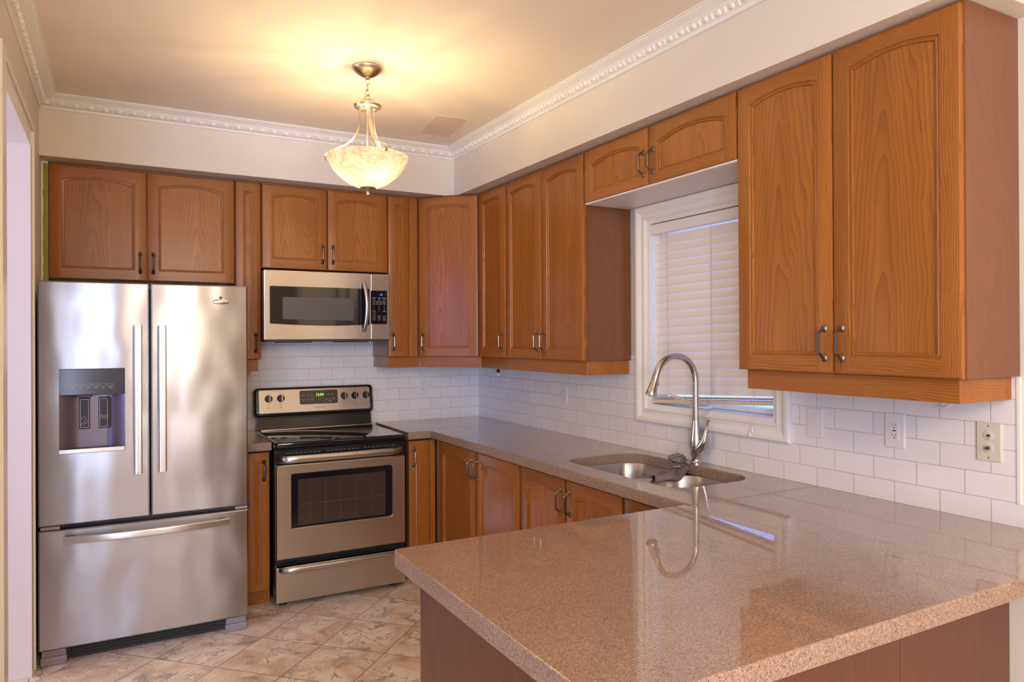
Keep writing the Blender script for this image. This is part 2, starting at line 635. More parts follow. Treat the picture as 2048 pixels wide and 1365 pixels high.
# hall and breakfast area that the opening, the steel and the stone reflect
m = MB()
m.box(-6.2, -6.05, REAR, .2, 0, CZ)
m.box(-6.05, LX - .14, .05, .2, 0, CZ)
m.box(-6.05, LX - .14, -3.05, -2.90, 0, CZ)  # unseen partition added to keep patio daylight off the jamb
struct(m.build('wall_hall', DIMWALL))
m = MB()
for x0, x1 in ((-6.05, -4.75), (-2.75, -1.78), (-1.46, .16)):
    m.box(x0, x1, REAR - .15, REAR, 0, CZ)
for x0, x1 in ((-4.75, -2.75), (-1.78, -1.46)):
    m.box(x0, x1, REAR - .15, REAR, 0, .3)
    m.box(x0, x1, REAR - .15, REAR, 2.35, CZ)
struct(m.build('wall_rear', DIMWALL))
m = MB()
for x0, x1 in ((-4.75, -2.75), (-1.78, -1.46)):
    m.box(x0, x1, REAR - .1, REAR + .02, 2.29, 2.35)
    m.box(x0, x1, REAR - .1, REAR + .02, .3, .36)
    for x in (x0, x1 - .06) + (((x0 + x1) / 2 - .03,) if x1 - x0 > 1 else ()):
        m.box(x, x + .06, REAR - .1, REAR + .02, .36, 2.29)
struct(m.build('window_2', TRIM))

# soffit above the wall cabinets
m = MB()
poly = [(LX, 0), (0, 0), (0, -3.727), (-.35, -3.727), (-.39, -.436), (LX, -.436)]
m.prism(poly, SZ, CZ)
struct(m.build('wall_soffit', WALL), 'painted soffit boxed in above the wall cabinets')


# crown moulding: profile (out from wall, down from ceiling), with a band of eggs and darts
PROF = [(0, .068), (.006, .068), (.010, .064), (.012, .060), (.012, .056), (.020, .053), (.036, .030), (.041, .029),
        (.041, .025), (.050, .020), (.060, .015), (.066, .011), (.071, .010), (.074, .006), (.082, .005), (.082, 0), (0, 0)]


def crown(name, pts, mi=0):
    # pts: corner points of the wall line; normals point into the room (left of travel)
    n = len(pts)
    L = []
    P = [Vector(p) for p in pts]
    nor = []
    for i in range(n - 1):
        d = (P[i + 1] - P[i]).normalized()
        nor.append(Vector((-d.y, d.x)))
    for i in range(n):
        if i == 0:
            o = nor[0]
        elif i == n - 1:
            o = nor[-1]
        else:
            b = (nor[i - 1] + nor[i]).normalized()
            o = b / b.dot(nor[i])
        L.append([(P[i].x + o.x * a, P[i].y + o.y * a, CZ - h) for a, h in PROF])
    mb = MB().loops(L, 0, False, True, True, True)
    return mb, P, nor


def eggs(mb, a, b, nrm):
    d = b - a
    k = int(d.length / .0655)
    u = d.normalized()
    for i in range(k):
        for off, kind in ((.5, 0), (0, 1), (.12, 1)):
            t = (i + off) / k * d.length
            if t < .03 or t > d.length - .02:
                continue
            c = a + u * t
            M = Matrix(((u.x, nrm.x), (u.y, nrm.y)))
            bm = MB()
            if kind == 0:
                bm.ball((0, 0, 0), .0155, .0085, .0125, 8, 6)
            else:
                bm.box(-.0024, .0024, -.006, .006, -.0105, .0105)
            # lean the piece back along the sloping band
            vv = []
            for x, y, z in bm.v:
                y2, z2 = y * .82 + z * .57, -y * .57 + z * .82
                o = M @ Vector((x, y2 + .0275))
                vv.append((c.x + o.x, c.y + o.y, CZ - .0425 + z2))
            mb.add(vv, bm.f, 0, kind == 0)


mb, P, nor = crown('trim_1', [(-.352, -3.727), (-.39, -.436), (LX, -.436), (LX, -4.2)])
ps = [P[0], P[1], P[2], Vector((LX, -2.6))]
for i in range(3):
    eggs(mb, ps[i], ps[i + 1], nor[i])
struct(mb.build('trim_1', TRIM, recalc=True), 'white crown moulding with an egg and dart band')

# unpainted square on the ceiling, old green strip on the left wall
m = MB().prism([(-.79, -1.085), (-.60, -1.10), (-.55, -.71), (-.74, -.72)], CZ - .0015, CZ + .001)
struct(m.build('trim_2', PATCH), 'unpainted square patch on the ceiling near the corner')
struct(MB().box(LX, -2.681, -.318, -.300, 1.79, 2.438).build('trim_3', TRIM), 'narrow filler strip between wall and fridge cabinet')
rt = random.Random(5)
pl = [(-2.682, 1.79), (-2.682, 2.424)]
for k in range(25):
    pl.append((LX + .007 + rt.uniform(-.002, .002), 2.428 - k * .0265))
tag(MB().prism(pl, -.3192, -.3182, 'y').build('masking_tape', GREEN), 'strip of green masking tape beside the cabinet above the refrigerator', 'tape')

# backsplash slabs (tile pattern in the material; local x follows the wall)
m = MB().box(-1.8 + 1.332, 1.332 - .0005, -.006, 0, .914, 1.52)
struct(m.build('trim_4', TILE, loc=(-1.332, 0, 0)), 'white subway tile backsplash behind the range')
m = MB()
y = -3.506
def bs(ya, yb, z0, z1):   # world y range -> local x (runs towards -y)
    m.box(-(ya - y) if False else (y - ya), (y - yb), -.006, 0, z0, z1)
bs(-.006, WY1 + .075, .914, 1.40)
bs(WY1 + .075, WY0 - .075, .914, 1.07)
bs(WY0 - .075, -3.659, .914, 1.40)
bs(-3.659, -3.92, .914, .983)
struct(m.build('trim_5', TILE, loc=(0, y, 0), rz=-PI / 2), 'white subway tile backsplash under the window')
m = MB().box(-.010, 0, -3.669, -3.660, .984, 1.364)
struct(m.build('trim_6', TRIM), 'white edge strip ending the backsplash')

# hall opening: casing and jamb
m = MB()
c0, c1 = OY0, OY1
def cas(y0, y1, z0, z1, x=0.):
    m.box(LX, LX + .012 + x, y0, y1, z0, z1)
cas(c1 - .004, c1 + .095, 0, OZ + .004)
cas(c1 + .075, c1 + .095, 0, OZ + .075, .008)
cas(c0 + .004, c1 - .004, OZ - .004, OZ + .075)
cas(c0 + .0041, c1 + .0949, OZ + .075, OZ + .095, .008)
cas(c0 - .095, c0 + .004, 0, OZ + .110, .008)
m.box(LX - .15, LX, c1, c1 + .02, 0, OZ + .02)
m.box(LX - .15, LX, c0 - .02, c0, 0, OZ + .02)
m.box(LX - .15, LX, c0, c1, OZ, OZ + .02)
struct(m.build('door_1', TRIM), 'white cased opening to the hall at left')
m = MB().box(LX - .15, LX + .0, c0, c1, -.001, .004)
struct(m.build('trim_7', STONE), 'pale threshold in the hall opening')

# ------------------------------------------------------------------ window in the right wall
win = struct(thing('window_1', 'white framed casement window above the sink', 'window', (0, (WY0 + WY1) / 2, WZ0)))
del win['category']
wy, wz = (WY0 + WY1) / 2, WZ0
hw, hh = (WY1 - WY0) / 2, WZ1 - WZ0
def frame_loop(g, x):      # rectangle around the opening grown by g
    return [(x, -hw - g, -g), (x, hw + g, -g), (x, hw + g, hh + g), (x, -hw - g, hh + g)]
m = MB()
cp = [(.0, 0.), (.0, -.012), (.008, -.016), (.016, -.013), (.030, -.013), (.046, -.022), (.052, -.024), (.066, -.024), (.072, -.02), (.075, 0.)]
m.loops([frame_loop(g, x) for g, x in cp], 0, False)
m.build('casing', TRIM, win)
m = MB()
t = .02
for a in ((-hw, -hw + t, 0, hh), (hw - t, hw, 0, hh), (-hw + t, hw - t, 0, t), (-hw + t, hw - t, hh - t, hh)):
    m.box(-.002, .15, a[0], a[1], a[2], a[3])
m.build('window_frame', TRIM, win)
m = MB()
a, b = hw - .022, .036
m.box(.085, .13, -a, -a + b, .022, hh - .022)
m.box(.085, .13, a - b, a, .022, hh - .022)
m.box(.085, .13, -a + b, a - b, .022, .046)
m.box(.085, .13, -a + b, a - b, hh - .022 - b, hh - .022)
m.build('sash', TRIM, win)
MB().box(.105, .109, -a + b - .004, a - b + .004, .044, hh - .02 - b).build('glass_pane', PANE, win)
m = MB()
m.box(.02, .07, .02, .13, .020, .036, bev=.006)
m.tube([(.03, .11, .04), (.02, .14, .05), (.018, .19, .062), (.02, .235, .07)], [.009, .008, .007, .009], 8)
m.ball((.02, .238, .07), .011, .011, .009, 8, 6)
m.build('crank_handle', WHITEP, win)

# window blind
bl = thing('window_blind', 'white slatted blind lowered over the window above the sink', 'blind', (.035, wy, WZ0 + .06))
z_t = WZ1 - .022 - (WZ0 + .06)
m = MB()
m.box(-.03, .03, -hw + .024, hw - .024, z_t - .052, z_t - .002, bev=.003)
m.build('headrail', BLIND, bl)
m = MB()
ns, sp, top = 19, .0408, z_t - .060
ang = math.radians(75)
for i in range(ns):
    zc = top - .022 - i * sp
    loops_ = []
    for yy in (-hw + .03, hw - .03):
        skew = .022 * (i / ns) * (-yy / hw)      # hangs a little askew
        pts = []
        for u in range(7):
            s_ = -.5 + u / 6
            bow = .0025 * (1 - 4 * s_ * s_)
            pts.append((s_, bow + .0014))
        for u in range(6, -1, -1):
            s_ = -.5 + u / 6
            bow = .0025 * (1 - 4 * s_ * s_)
            pts.append((s_, bow - .0014))
        l = []
        for s_, q in pts:
            w_ = s_ * .050
            l.append((w_ * math.cos(ang) - q * math.sin(ang), yy, zc + skew + w_ * math.sin(ang) + q * math.cos(ang)))
        loops_.append(l)
    m.loops(loops_, 0, True, True, True, True)
m.build('slats', BLIND, bl)
zb = top - .022 - ns * sp - .012
m = MB()
for dz, th in ((0, .018), (.0225, .003), (.028, .003)):
    v = []
    for x in (-.025, .025):
        for yy in (-hw + .03, hw - .03):
            for z in (0, th):
                v.append((x, yy, zb - .012 + dz + z - .024 * (yy / hw)))
    m.add(v, [(0, 1, 3, 2), (4, 6, 7, 5), (0, 4, 5, 1), (2, 3, 7, 6), (0, 2, 6, 4), (1, 5, 7, 3)])
m.build('bottom_rail', CREAM, bl)
for yy in (wy * 0 + (-2.09 - wy), -2.385 - wy, -2.63 - wy):
    m = MB()
    m.tube([(-.026, yy, top), (-.0262, yy, zb)], .0009, 5)
    for i in range(ns):
        zc = top - .022 - i * sp
        m.tube([(-.022, yy, zc + .02), (-.0265, yy - .006, zc - .012)], .0011, 4)
    m.build('ladder_cord', CORD, bl)
m = MB()
m.tube([(-.024, hw - .11, z_t - .05), (-.03, hw - .112, z_t - .075), (-.034, hw - .108, z_t - .07)], .0022, 6)
m.tube([(-.024, hw - .13, z_t - .05), (-.03, hw - .136, z_t - .08)], .0018, 6)
m.build('tilt_hook', CORD, bl)
for dy, zz in ((-.005, 1.10), (.008, 1.083)):
    m = MB()
    yy = -2.652 - wy + dy
    m.tube([(-.032, yy, z_t - .05), (-.034, yy, .1), (-.062, yy, zz + .012 - (WZ0 + .06))], .0009, 5)
    zz -= WZ0 + .06
    m.lathe([(.001, .016), (.004, .012), (.006, -.006), (.0065, -.012), (.004, -.014)], (-.063, yy, zz), 10, cap0=True, cap1=True)
    m.build('pull_cord', WHITEP, bl)

# ------------------------------------------------------------------ cabinet parts


def pull_mb():
    """bail pull centred at the origin, upright, standing out towards -Y"""
    m = MB()
    for s in (1, -1):
        m.lathe([(.0125, 0), (.0125, -.002), (.010, -.0045), (.0055, -.006), (.0035, -.0075)], (0, 0, 0), 14, 'y', cap1=True)
        n = 14 * 5
        for i in range(len(m.v) - n, len(m.v)):
            x, y, z = m.v[i]
            m.v[i] = (x * .82, y, z * 1.15 + s * .049)
    pts = [(0, -.005, .050), (0, -.012, .046), (0, -.026, .036), (0, -.030, .032), (0, -.031, .026), (0, -.031, -.026), (0, -.030, -.032), (0, -.026, -.036), (0, -.012, -.046), (0, -.005, -.050)]
    m.tube(pts, [.0046, .0038, .0040, .0052, .0050, .0050, .0052, .0040, .0038, .0046], 8)
    for z in (.031, .024, -.024, -.031):
        m.tube([(0, -.031, z - .0012), (0, -.031, z + .0012)], .0064, 8)
    return m


def arc_loop(x0, x1, z0, zs, rise, y, n=14):
    """closed loop: bottom edge then arched top edge"""
    l = [(x0, y, z0), (x1, y, z0)]
    for i in range(n + 1):
        u = i / n
        x = x1 + (x0 - x1) * u
        l.append((x, y, zs + rise * (1 - (2 * u - 1) ** 2)))
    return l


def door(parent, x0, x1, z0, z1, handle=None, y=0., th=.02, hz=None, stile=None):
    """arched oak door, front face at local y; local origin at its lower centre so the grain runs true"""
    w, h = x1 - x0, z1 - z0
    s = stile or (.056 if w > .25 else (.042 if w < .2 else .052))
    W = w / 2
    ow = w - 2 * s
    rise = max(.006, .072 * ow)
    zs = h - .05 - rise
    bz = s if h > .4 else .048
    n = 14
    # frame -------------------------------------------------
    m = MB()
    e = .005
    N = n + 3
    # members on the front face: stiles (0) upright, rails (1) level
    def q(pts, mi):
        m.add([(a, 0, b) for a, b in pts], [tuple(range(len(pts)))], mi)
    q([(-W + e, e), (-W + s, e), (-W + s, h - e), (-W + e, h - e)], 0)
    q([(W - s, e), (W - e, e), (W - e, h - e), (W - s, h - e)], 0)
    q([(-W + s, e), (W - s, e), (W - s, bz), (-W + s, bz)], 1)
    top = [(p[0], p[2]) for p in arc_loop(-W + s, W - s, bz, zs, rise, 0, n)][2:]
    for i in range(n):
        a, b = top[i], top[i + 1]
        q([a, (a[0], h - e), (b[0], h - e), b], 1)
    # rounded outer edge and back
    oo = lambda g, yy: [(-W + g, yy, g), (W - g, yy, g), (W - g, yy, h - g), (-W + g, yy, h - g)]
    m.loops([oo(e, 0), oo(.0016, .0014), oo(0, .005), oo(0, th)], 0, False, True, False, True)
    # bead around the opening
    L = []
    for g, yy in ((0, 0), (.002, .004), (.0045, .0045), (.008, .0025), (.0125, .0035), (.0145, .0095)):
        L.append(arc_loop(-W + s + g, W - s - g, bz + g, zs - g * .9, rise, yy, n))
    m.loops(L, 0, True)
    f = m.build('door', [OAK_V, OAK_H], parent, (x0 + W, y, z0), angle=28)
    g = .0142
    p = MB()
    lp = arc_loop(-W + s + g, W - s - g, bz + g, zs - g * .9, rise, .0095, n)
    lp2 = [(a, th - .002, c) for a, b, c in lp]
    p.loops([lp, lp2], 0, False, True, True, True)
    p.build('panel', OAK_C, f)
    if handle is not None:
        hx = (-W + .03) if handle == 'l' else (W - .03)
        hzz = hz if hz is not None else .10
        pull_mb().build('handle', PEWTER, f, (hx, 0, hzz))
    return f


GAP = .0025


def wall_cabinet(name, label, loc, rz, w, h, depth, doors, valance=None, ends=(), filler=None, bottom=None, ctop=.012, group=None):
    """local x along the face, y into the wall; doors: list of (x0, x1, handle side)"""
    t = thing(name, label, 'cabinet', loc, rz, group)
    m = MB()
    m.box(.0005, w - .0005, .0225, depth, 0, h + ctop, 0)
    m.build('carcass', [LAM], t)
    m = MB().box(.001, w - .001, .0212, .0226, .002, h + ctop - .001)
    m.build('face_frame', [OAK_V], t)
    if filler:
        MB().box(filler[0], filler[1], .008, .0212, 0, h, 0, .002).build('filler_strip', OAK_V, t)
    for x0, x1, hd in doors:
        door(t, x0 + GAP, x1 - GAP, 0., h, hd)
    if valance:
        x0, x1 = valance[:2]
        m = MB()
        m.box(x0, x1, .026, .044, -.072, -.0005, 0, .002)
        if 'r' in valance[2]:
            m.box(x1 - .018, x1, .044, depth - .004, -.072, -.0005, 0, .002)
        if 'l' in valance[2]:
            m.box(x0, x0 + .018, .044, depth - .004, -.072, -.0005, 0, .002)
        m.build('light_valance', OAK_H, t)
    for sd in ends:
        x = (0 if sd == 'l' else w - .004)
        MB().box(x - (.001 if sd == 'l' else 0), x + (.004 if sd == 'l' else .005), .024, depth, 0, h + ctop).build('side_panel', LAM, t)
    if bottom:
        MB().box(.002, w - .002, .006, depth, -.008, -.0005).build('underside_board', bottom, t)
    return t


UZ, UT = 1.372, 2.426
yb = -.325
wall_cabinet('fridge_cabinet', 'wide two door oak wall cabinet above the refrigerator', (-2.680, yb, 1.820), 0, .925, UT - 1.820, .323,
             [(0, .4625, 'r'), (.4625, .925, 'l')])
wall_cabinet('narrow_wall_cabinet', 'slim tall oak wall cabinet between refrigerator and microwave', (-1.752, yb, UZ), 0, .146, UT - UZ, .318,
             [(0, .146, 'r')], valance=(0, .130, 'r'))
wall_cabinet('microwave_cabinet', 'two door oak wall cabinet directly above the microwave', (-1.602, yb, 1.921), 0, .786, UT - 1.921, .318,
             [(0, .393, 'r'), (.393, .786, 'l')])
wall_cabinet('narrow_wall_cabinet', 'slim tall oak wall cabinet right of the microwave with filler strip', (-.814, yb, UZ), 0, .209, UT - UZ, .318,
             [(0, .149, 'l')], valance=(.002, .222, 'l'), filler=(.151, .207), ends=('l',))

# diagonal corner cabinet: its own carcass shape
cc = thing('corner_wall_cabinet', 'oak wall cabinet with one angled door across the corner', 'cabinet', (-.604, yb, UZ), -PI / 4)
D = math.hypot(.300, .300)
m = MB()
def dl(X, Y):   # world -> local of the corner cabinet
    dx, dy = X + .604, Y - yb
    c, s = math.cos(PI / 4), math.sin(PI / 4)
    return (c * dx - s * dy, s * dx + c * dy)
hC = UT - UZ
dpoly = [dl(-.600, -.300), dl(-.600, -.007), dl(-.007, -.007), dl(-.007, -.622), dl(-.282, -.622)]
m.prism(dpoly, 0, hC + .012)
m.build('carcass', LAM, cc)
MB().prism([(.018, .0212), (D - .02, .0212), (D - .018, .024), (.016, .024)], .001, hC + .011).build('face_frame', OAK_V, cc)
door(cc, .006, D - .006, 0, hC, 'l')
m = MB().prism([(.0, .030), (D + .03, .030), (D + .016, .044), (.008, .044)], -.072, -.0005)
m.build('light_valance', OAK_H, cc)

xr = -.305
RZ = -PI / 2
wall_cabinet('narrow_wall_cabinet', 'single door tall oak wall cabinet right of the angled corner cabinet', (xr, -.628, UZ), RZ, .361, UT - UZ, .298,
             [(0, .361, 'r')], valance=(-.018, .361, ''))
wall_cabinet('double_wall_cabinet', 'tall two door oak wall cabinet at the left of the window', (xr, -.990, UZ), RZ, .830, UT - UZ, .298,
             [(0, .416, 'r'), (.416, .830, 'l')], valance=(.0, .822, 'r'), ends=('r',))
wall_cabinet('over_window_cabinet', 'short two door oak wall cabinet bridging over the window', (xr, -1.828, 2.168), RZ, 1.012, UT - 2.168, .303,
             [(0, .497, 'r'), (.497, 1.012, 'l')], bottom=WHITEBOARD)
wall_cabinet('double_wall_cabinet', 'large two door oak wall cabinet at far right beside the window', (xr, -2.844, UZ - .004), RZ, .822, UT - UZ + .004, .303,
             [(0, .412, 'r'), (.412, .822, 'l')], valance=(.022, .802, 'lr'), ends=('r',))

# handles of the over-window doors sit at mid height (set by hz above); base cabinets
CT = .868     # underside of the stone


def base_cabinet(label, loc, rz, w, depth, doors, name='base_cabinet', filler=None, side=None, top=CT - .0005):
    t = thing(name, label, 'cabinet', loc, rz)
    m = MB().box(.0005, w - .0005, .0225, depth, .10, top)
    m.build('carcass', LAM, t)
    MB().box(.001, w - .001, .0212, .0226, .10, top - .001).build('face_frame', DARKIN, t)
    MB().box(.001, w - .001, .035, .05, .0, .10).build('toe_kick', OAK_H, t)
    for x0, x1, hd in doors:
        door(t, x0 + GAP, x1 - GAP, .082, .856, hd, hz=.774 - .10)
    if filler:
        MB().box(filler[0], filler[1], .004, .0212, .10, .858, 0, .002).build('filler_strip', OAK_V, t)
    return t


base_cabinet('slim oak base cabinet squeezed between refrigerator and range', (-1.738, -.616, 0), 0, .128, .605, [(0, .124, 'r')])
base_cabinet('slim oak base cabinet just right of the range', (-.797, -.620, 0), 0, .165, .61, [(.008, .150, 'l')], filler=(.1515, .1855))
xb = -.615
base_cabinet('two door oak base cabinet nearest the corner under the window counter', (xb, -.640, 0), RZ, 1.062, .605,
             [(.052, .551, 'r'), (.561, 1.055, 'l')], filler=(.002, .05))
# the sink cabinet is open at the top so the bowls can hang inside it
t = thing('sink_base_cabinet', 'wide oak base cabinet below the sink with its last door half hidden by the peninsula', 'cabinet', (xb, -1.704, 0), RZ)
m = MB()
for b in ((.0005, .018, .0225, .605), (1.212, 1.2295, .0225, .605), (.018, 1.212, .587, .605)):
    m.box(b[0], b[1], b[2], b[3], .10, CT - .0005)
m.box(.018, 1.212, .0225, .587, .10, .118)
m.box(.018, 1.212, .0225, .042, .118, .64)
m.build('carcass', LAM, t)
MB().box(.001, 1.229, .0212, .0226, .10, CT - .001).build('face_frame', DARKIN, t)
MB().box(.001, 1.229, .035, .05, 0, .10).build('toe_kick', OAK_H, t)
for x0, x1, hd in ((.008, .411, 'r'), (.417, .823, 'l'), (.834, 1.226, 'l')):
    door(t, x0 + GAP, x1 - GAP, .082, .856, hd, hz=.674)
# peninsula cabinet: end panel and back panelling in oak
t = thing('peninsula_cabinet', 'long dark oak panelled peninsula cabinet under the front counter', 'cabinet', (-1.645, -3.634, 0))
m = MB()
m.box(.016, 1.645 - .001, .018, .664, .0, CT - .0005)
m.build('carcass', LAM, t)
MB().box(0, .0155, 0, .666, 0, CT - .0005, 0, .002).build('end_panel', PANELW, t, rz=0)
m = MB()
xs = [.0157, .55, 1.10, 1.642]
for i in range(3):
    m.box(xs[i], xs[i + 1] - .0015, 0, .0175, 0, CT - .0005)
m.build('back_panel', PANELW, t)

# ------------------------------------------------------------------ stone counter
top = thing('granite_countertop', 'speckled pinkish brown granite worktop running under the window and out to the peninsula', 'countertop', (0, 0, CT))
TH = .914 - CT
sy0, sy1, sx0, sx1 = -2.735, -1.945, -.525, -.090     # sink cut-out
def rr(x0, x1, y0, y1, r, n=8, r2=None):
    l = []
    for cx, cy, a0 in ((x1 - r, y1 - r, 0), (x0 + r, y1 - r, 90), (x0 + r, y0 + r, 180), (x1 - r, y0 + r, 270)):
        for i in range(n + 1):
            a = math.radians(a0 + 90 * i / n)
            l.append((cx + r * math.cos(a), cy + r * math.sin(a)))
    return l


def slab(outer, hole, name, parent):
    bm = bmesh.new()
    def loop(pts, z):
        vs = [bm.verts.new((x, y, z)) for x, y in pts]
        return vs, [bm.edges.new((vs[i], vs[(i + 1) % len(vs)])) for i in range(len(vs))]
    def inset(pts, d):
        n = len(pts)
        o = []
        for i in range(n):
            a, b, c = Vector(pts[i - 1]), Vector(pts[i]), Vector(pts[(i + 1) % n])
            d1, d2 = (b - a).normalized(), (c - b).normalized()
            n1, n2 = Vector((-d1.y, d1.x)), Vector((-d2.y, d2.x))
            k = (n1 + n2)
            k = k / k.dot(n1) if k.length > 1e-6 else n1
            o.append((b.x + k.x * d, b.y + k.y * d))
        return o
    e = .004
    rings = []
    oi = inset(outer, e)
    layers = [(oi, TH), (inset(outer, e * .3), TH - e * .3), (outer, TH - e), (outer, e), (inset(outer, e * .3), e * .3), (oi, 0)]
    top_e = bot_e = None
    L = [loop(p, z) for p, z in layers]
    for (v1, _), (v2, _) in zip(L, L[1:]):
        for i in range(len(v1)):
            j = (i + 1) % len(v1)
            bm.faces.new((v1[i], v1[j], v2[j], v2[i]))
    et, eb = list(L[0][1]), list(L[-1][1])
    if hole:
        hi = inset(hole, -.003)
        H = [loop(hi, TH), loop(hole, TH - .003), loop(hole, 0)]
        for (v1, _), (v2, _) in zip(H, H[1:]):
            for i in range(len(v1)):
                j = (i + 1) % len(v1)
                bm.faces.new((v1[j], v1[i], v2[i], v2[j]))
        et += H[0][1]
        eb += H[-1][1]
    bmesh.ops.triangle_fill(bm, edges=et, use_beauty=True, use_dissolve=False)
    bmesh.ops.triangle_fill(bm, edges=eb, use_beauty=True, use_dissolve=False)
    m = MB().bm(bm, 0, False)
    o = m.build(name, [GRAN, GRANE], parent)
    for p in o.data.polygons:
        p.material_index = 0 if p.normal.z > .9 else 1
    return o


outer = [(-.007, -.007), (-.797, -.007), (-.797, -.634), (-.648, -.634), (-.648, -2.9555), (-.007, -2.9555)]
hole = rr(sx0, sx1, sy0, sy1, .11, 10)
slab(outer, hole, 'window_slab', top)
outer = [(-.006, -2.957), (-.648, -2.957), (-.648, -2.935), (-1.711, -2.935), (-1.711, -3.909), (-.006, -3.909)]
outer = [(-.006, -2.957), (-.66, -2.957), (-.66, -2.935), (-1.697, -2.935), (-1.707, -2.939), (-1.711, -2.949), (-1.711, -3.889), (-1.705, -3.903), (-1.691, -3.909), (-.006, -3.909)]
slab(outer, None, 'peninsula_slab', top)
st = thing('small_granite_counter', 'small strip of granite worktop between refrigerator and range', 'countertop', (0, 0, CT))
slab([(-1.609, -.007), (-1.742, -.007), (-1.742, -.640), (-1.609, -.640)], None, 'stone_slab', st)

# ------------------------------------------------------------------ sink
sk = thing('kitchen_sink', 'double bowl stainless steel sink set under the granite', 'sink', ((sx0 + sx1) / 2, (sy0 + sy1) / 2, CT))
cx, cy = (sx0 + sx1) / 2, (sy0 + sy1) / 2
def bowl(y0, y1, dep):
    x0, x1 = sx0 + .002 - cx, sx1 - .002 - cx
    L = []
    for g, z, r in ((-.012, -.0008, .115), (0, -.001, .11), (.003, -.006, .11), (.012, -.06, .105), (.018, -dep + .03, .10), (.03, -dep + .008, .09), (.06, -dep, .07), (.12, -dep - .004, .04)):
        L.append([(x, y, z) for x, y in rr(x0 + g, x1 - g, y0 + g, y1 - g, r - g * .2, 8)])
    m = MB().loops(L, 0, True, True, False, True)
    return m
ym = -2.318 - cy
b1 = bowl(ym + .013, sy1 - .002 - cy, .20)
b1.build('left_bowl', SINKST, sk, recalc=True)
b2 = bowl(sy0 + .002 - cy, ym - .013, .20)
b2.build('right_bowl', SINKST, sk, recalc=True)
for i, yy in enumerate(((ym + sy1 - cy) / 2, (ym + sy0 - cy) / 2)):
    m = MB().lathe([(.044, 0), (.042, .003), (.03, -.002), (.006, -.004)], (0, yy, -.203), 24, cap1=True)
    m.build('drain', NICKEL, sk)
m = MB().box(sx0 - cx + .02, sx1 - cx - .02, ym - .014, ym + .014, -.012, -.0035, 0, .003)
m.build('divider', SINKST, sk)

# ------------------------------------------------------------------ faucet
fa = thing('kitchen_faucet', 'tall arched brushed nickel faucet with pull down spray head', 'faucet', (-.052, -2.347, .914))
m = MB().lathe([(.026, 0), (.026, .006), (.0225, .010), (.0205, .020), (.0225, .034), (.028, .060), (.0305, .085), (.0285, .115), (.022, .150), (.0175, .185), (.0158, .196)], (0, 0, 0), 28, cap0=True, cap1=True)
m.build('body', NICKEL, fa)
m = MB()
pts = [(0, 0, .194), (0, 0, .30), (0, 0, .375)]
R = .118
for i in range(1, 19):
    a = PI * i / 18 * .915
    pts.append((-R + R * math.cos(a), 0, .375 + R * math.sin(a)))
m.tube(pts, .0145, 16)
m.build('spout', NICKEL, fa)
P0, P1 = Vector(pts[-2]), Vector(pts[-1])
d = (P1 - P0).normalized()
m = MB()
q = [P1 + d * k for k in (-.002, .004, .006, .03, .07, .088, .091)]
m.tube(q, [.0152, .0158, .0152, .0172, .0225, .0265, .0255], 18)
m.build('spray_head', NICKEL, fa)
m = MB()
bp = P1 + d * .035 + Vector((0, -.0, 0)) + Vector((.0175, 0, .006))
m.box(bp.x - .004, bp.x + .005, bp.y - .006, bp.y + .006, bp.z - .016, bp.z + .012, 0, .002)
m.build('spray_button', BLACKM, fa)
m = MB()
m.tube([(0, -.012, .070), (.002, -.032, .082), (.004, -.046, .104), (.006, -.054, .135), (.007, -.060, .165), (.008, -.068, .196), (.009, -.072, .206)],
       [.024, .0225, .0175, .0105, .007, .0062, .0068], 14)
m.build('lever_handle', NICKEL, fa)

# ------------------------------------------------------------------ cloth and steel wool on the sink divider
m = MB()
nx, ny = 22, 12
V, Fq = [], []
for i in range(nx + 1):
    for j in range(ny + 1):
        u, v = i / nx, j / ny
        x = -.096 - .20 * u + .012 * math.sin(5 * v)
        w = .036 + .022 * math.sin(PI * u)
        y = -2.322 + (v - .5) * 2 * w + .008 * math.sin(7 * u)
        z = CT + .006 + .018 * max(0, 1 - 3.2 * u) + .009 * math.cos((v - .5) * 9 + 2 * u) * (1 - .3 * u) - .05 * max(0, abs(v - .5) - .3) * (1 if u > .15 else 0)
        z += .006 * math.sin(11 * u + 4 * v)
        V.append((x, y, max(z, CT + .001 if abs(v - .5) < .33 else CT - .02)))
for i in range(nx):
    for j in range(ny):
        a = i * (ny + 1) + j
        Fq.append((a, a + 1, a + ny + 2, a + ny + 1))
m.add(V, Fq, 0, True)
o = m.build('dish_cloth', CLOTH, angle=80)
mod = o.modifiers.new('thick', 'SOLIDIFY')
mod.thickness = .003
mod.offset = 1
tag(o, 'crumpled grey dish cloth draped over the divider between the sink bowls', 'cloth')
m = MB()
rw = random.Random(3)
for k in range(34):
    pts = []
    th, ph = rw.uniform(0, 2 * PI), rw.uniform(-1, 1)
    for i in range(26):
        th += rw.uniform(.25, .6)
        ph += rw.uniform(-.35, .35)
        rad = rw.uniform(.75, 1.05)
        pts.append((.046 * rad * math.cos(th) * math.cos(ph), .042 * rad * math.sin(th) * math.cos(ph), .033 + .031 * rad * math.sin(ph)))
    m.tube(pts, .0015, 4)
tag(m.build('scouring_pad', WIRE, loc=(-.135, -2.315, CT + .030)), 'tangled steel wool scouring ball sitting on the grey dish cloth', 'scourer')

# ------------------------------------------------------------------ refrigerator
FX0, FW = -2.682, .904
fr = thing('refrigerator', 'stainless french door refrigerator with bottom freezer and ice dispenser', 'refrigerator', (FX0, -.925, 0))
BUL = .006
def fy_(x):
    return -BUL * (1 - ((x - FW / 2) / (FW / 2)) ** 2)


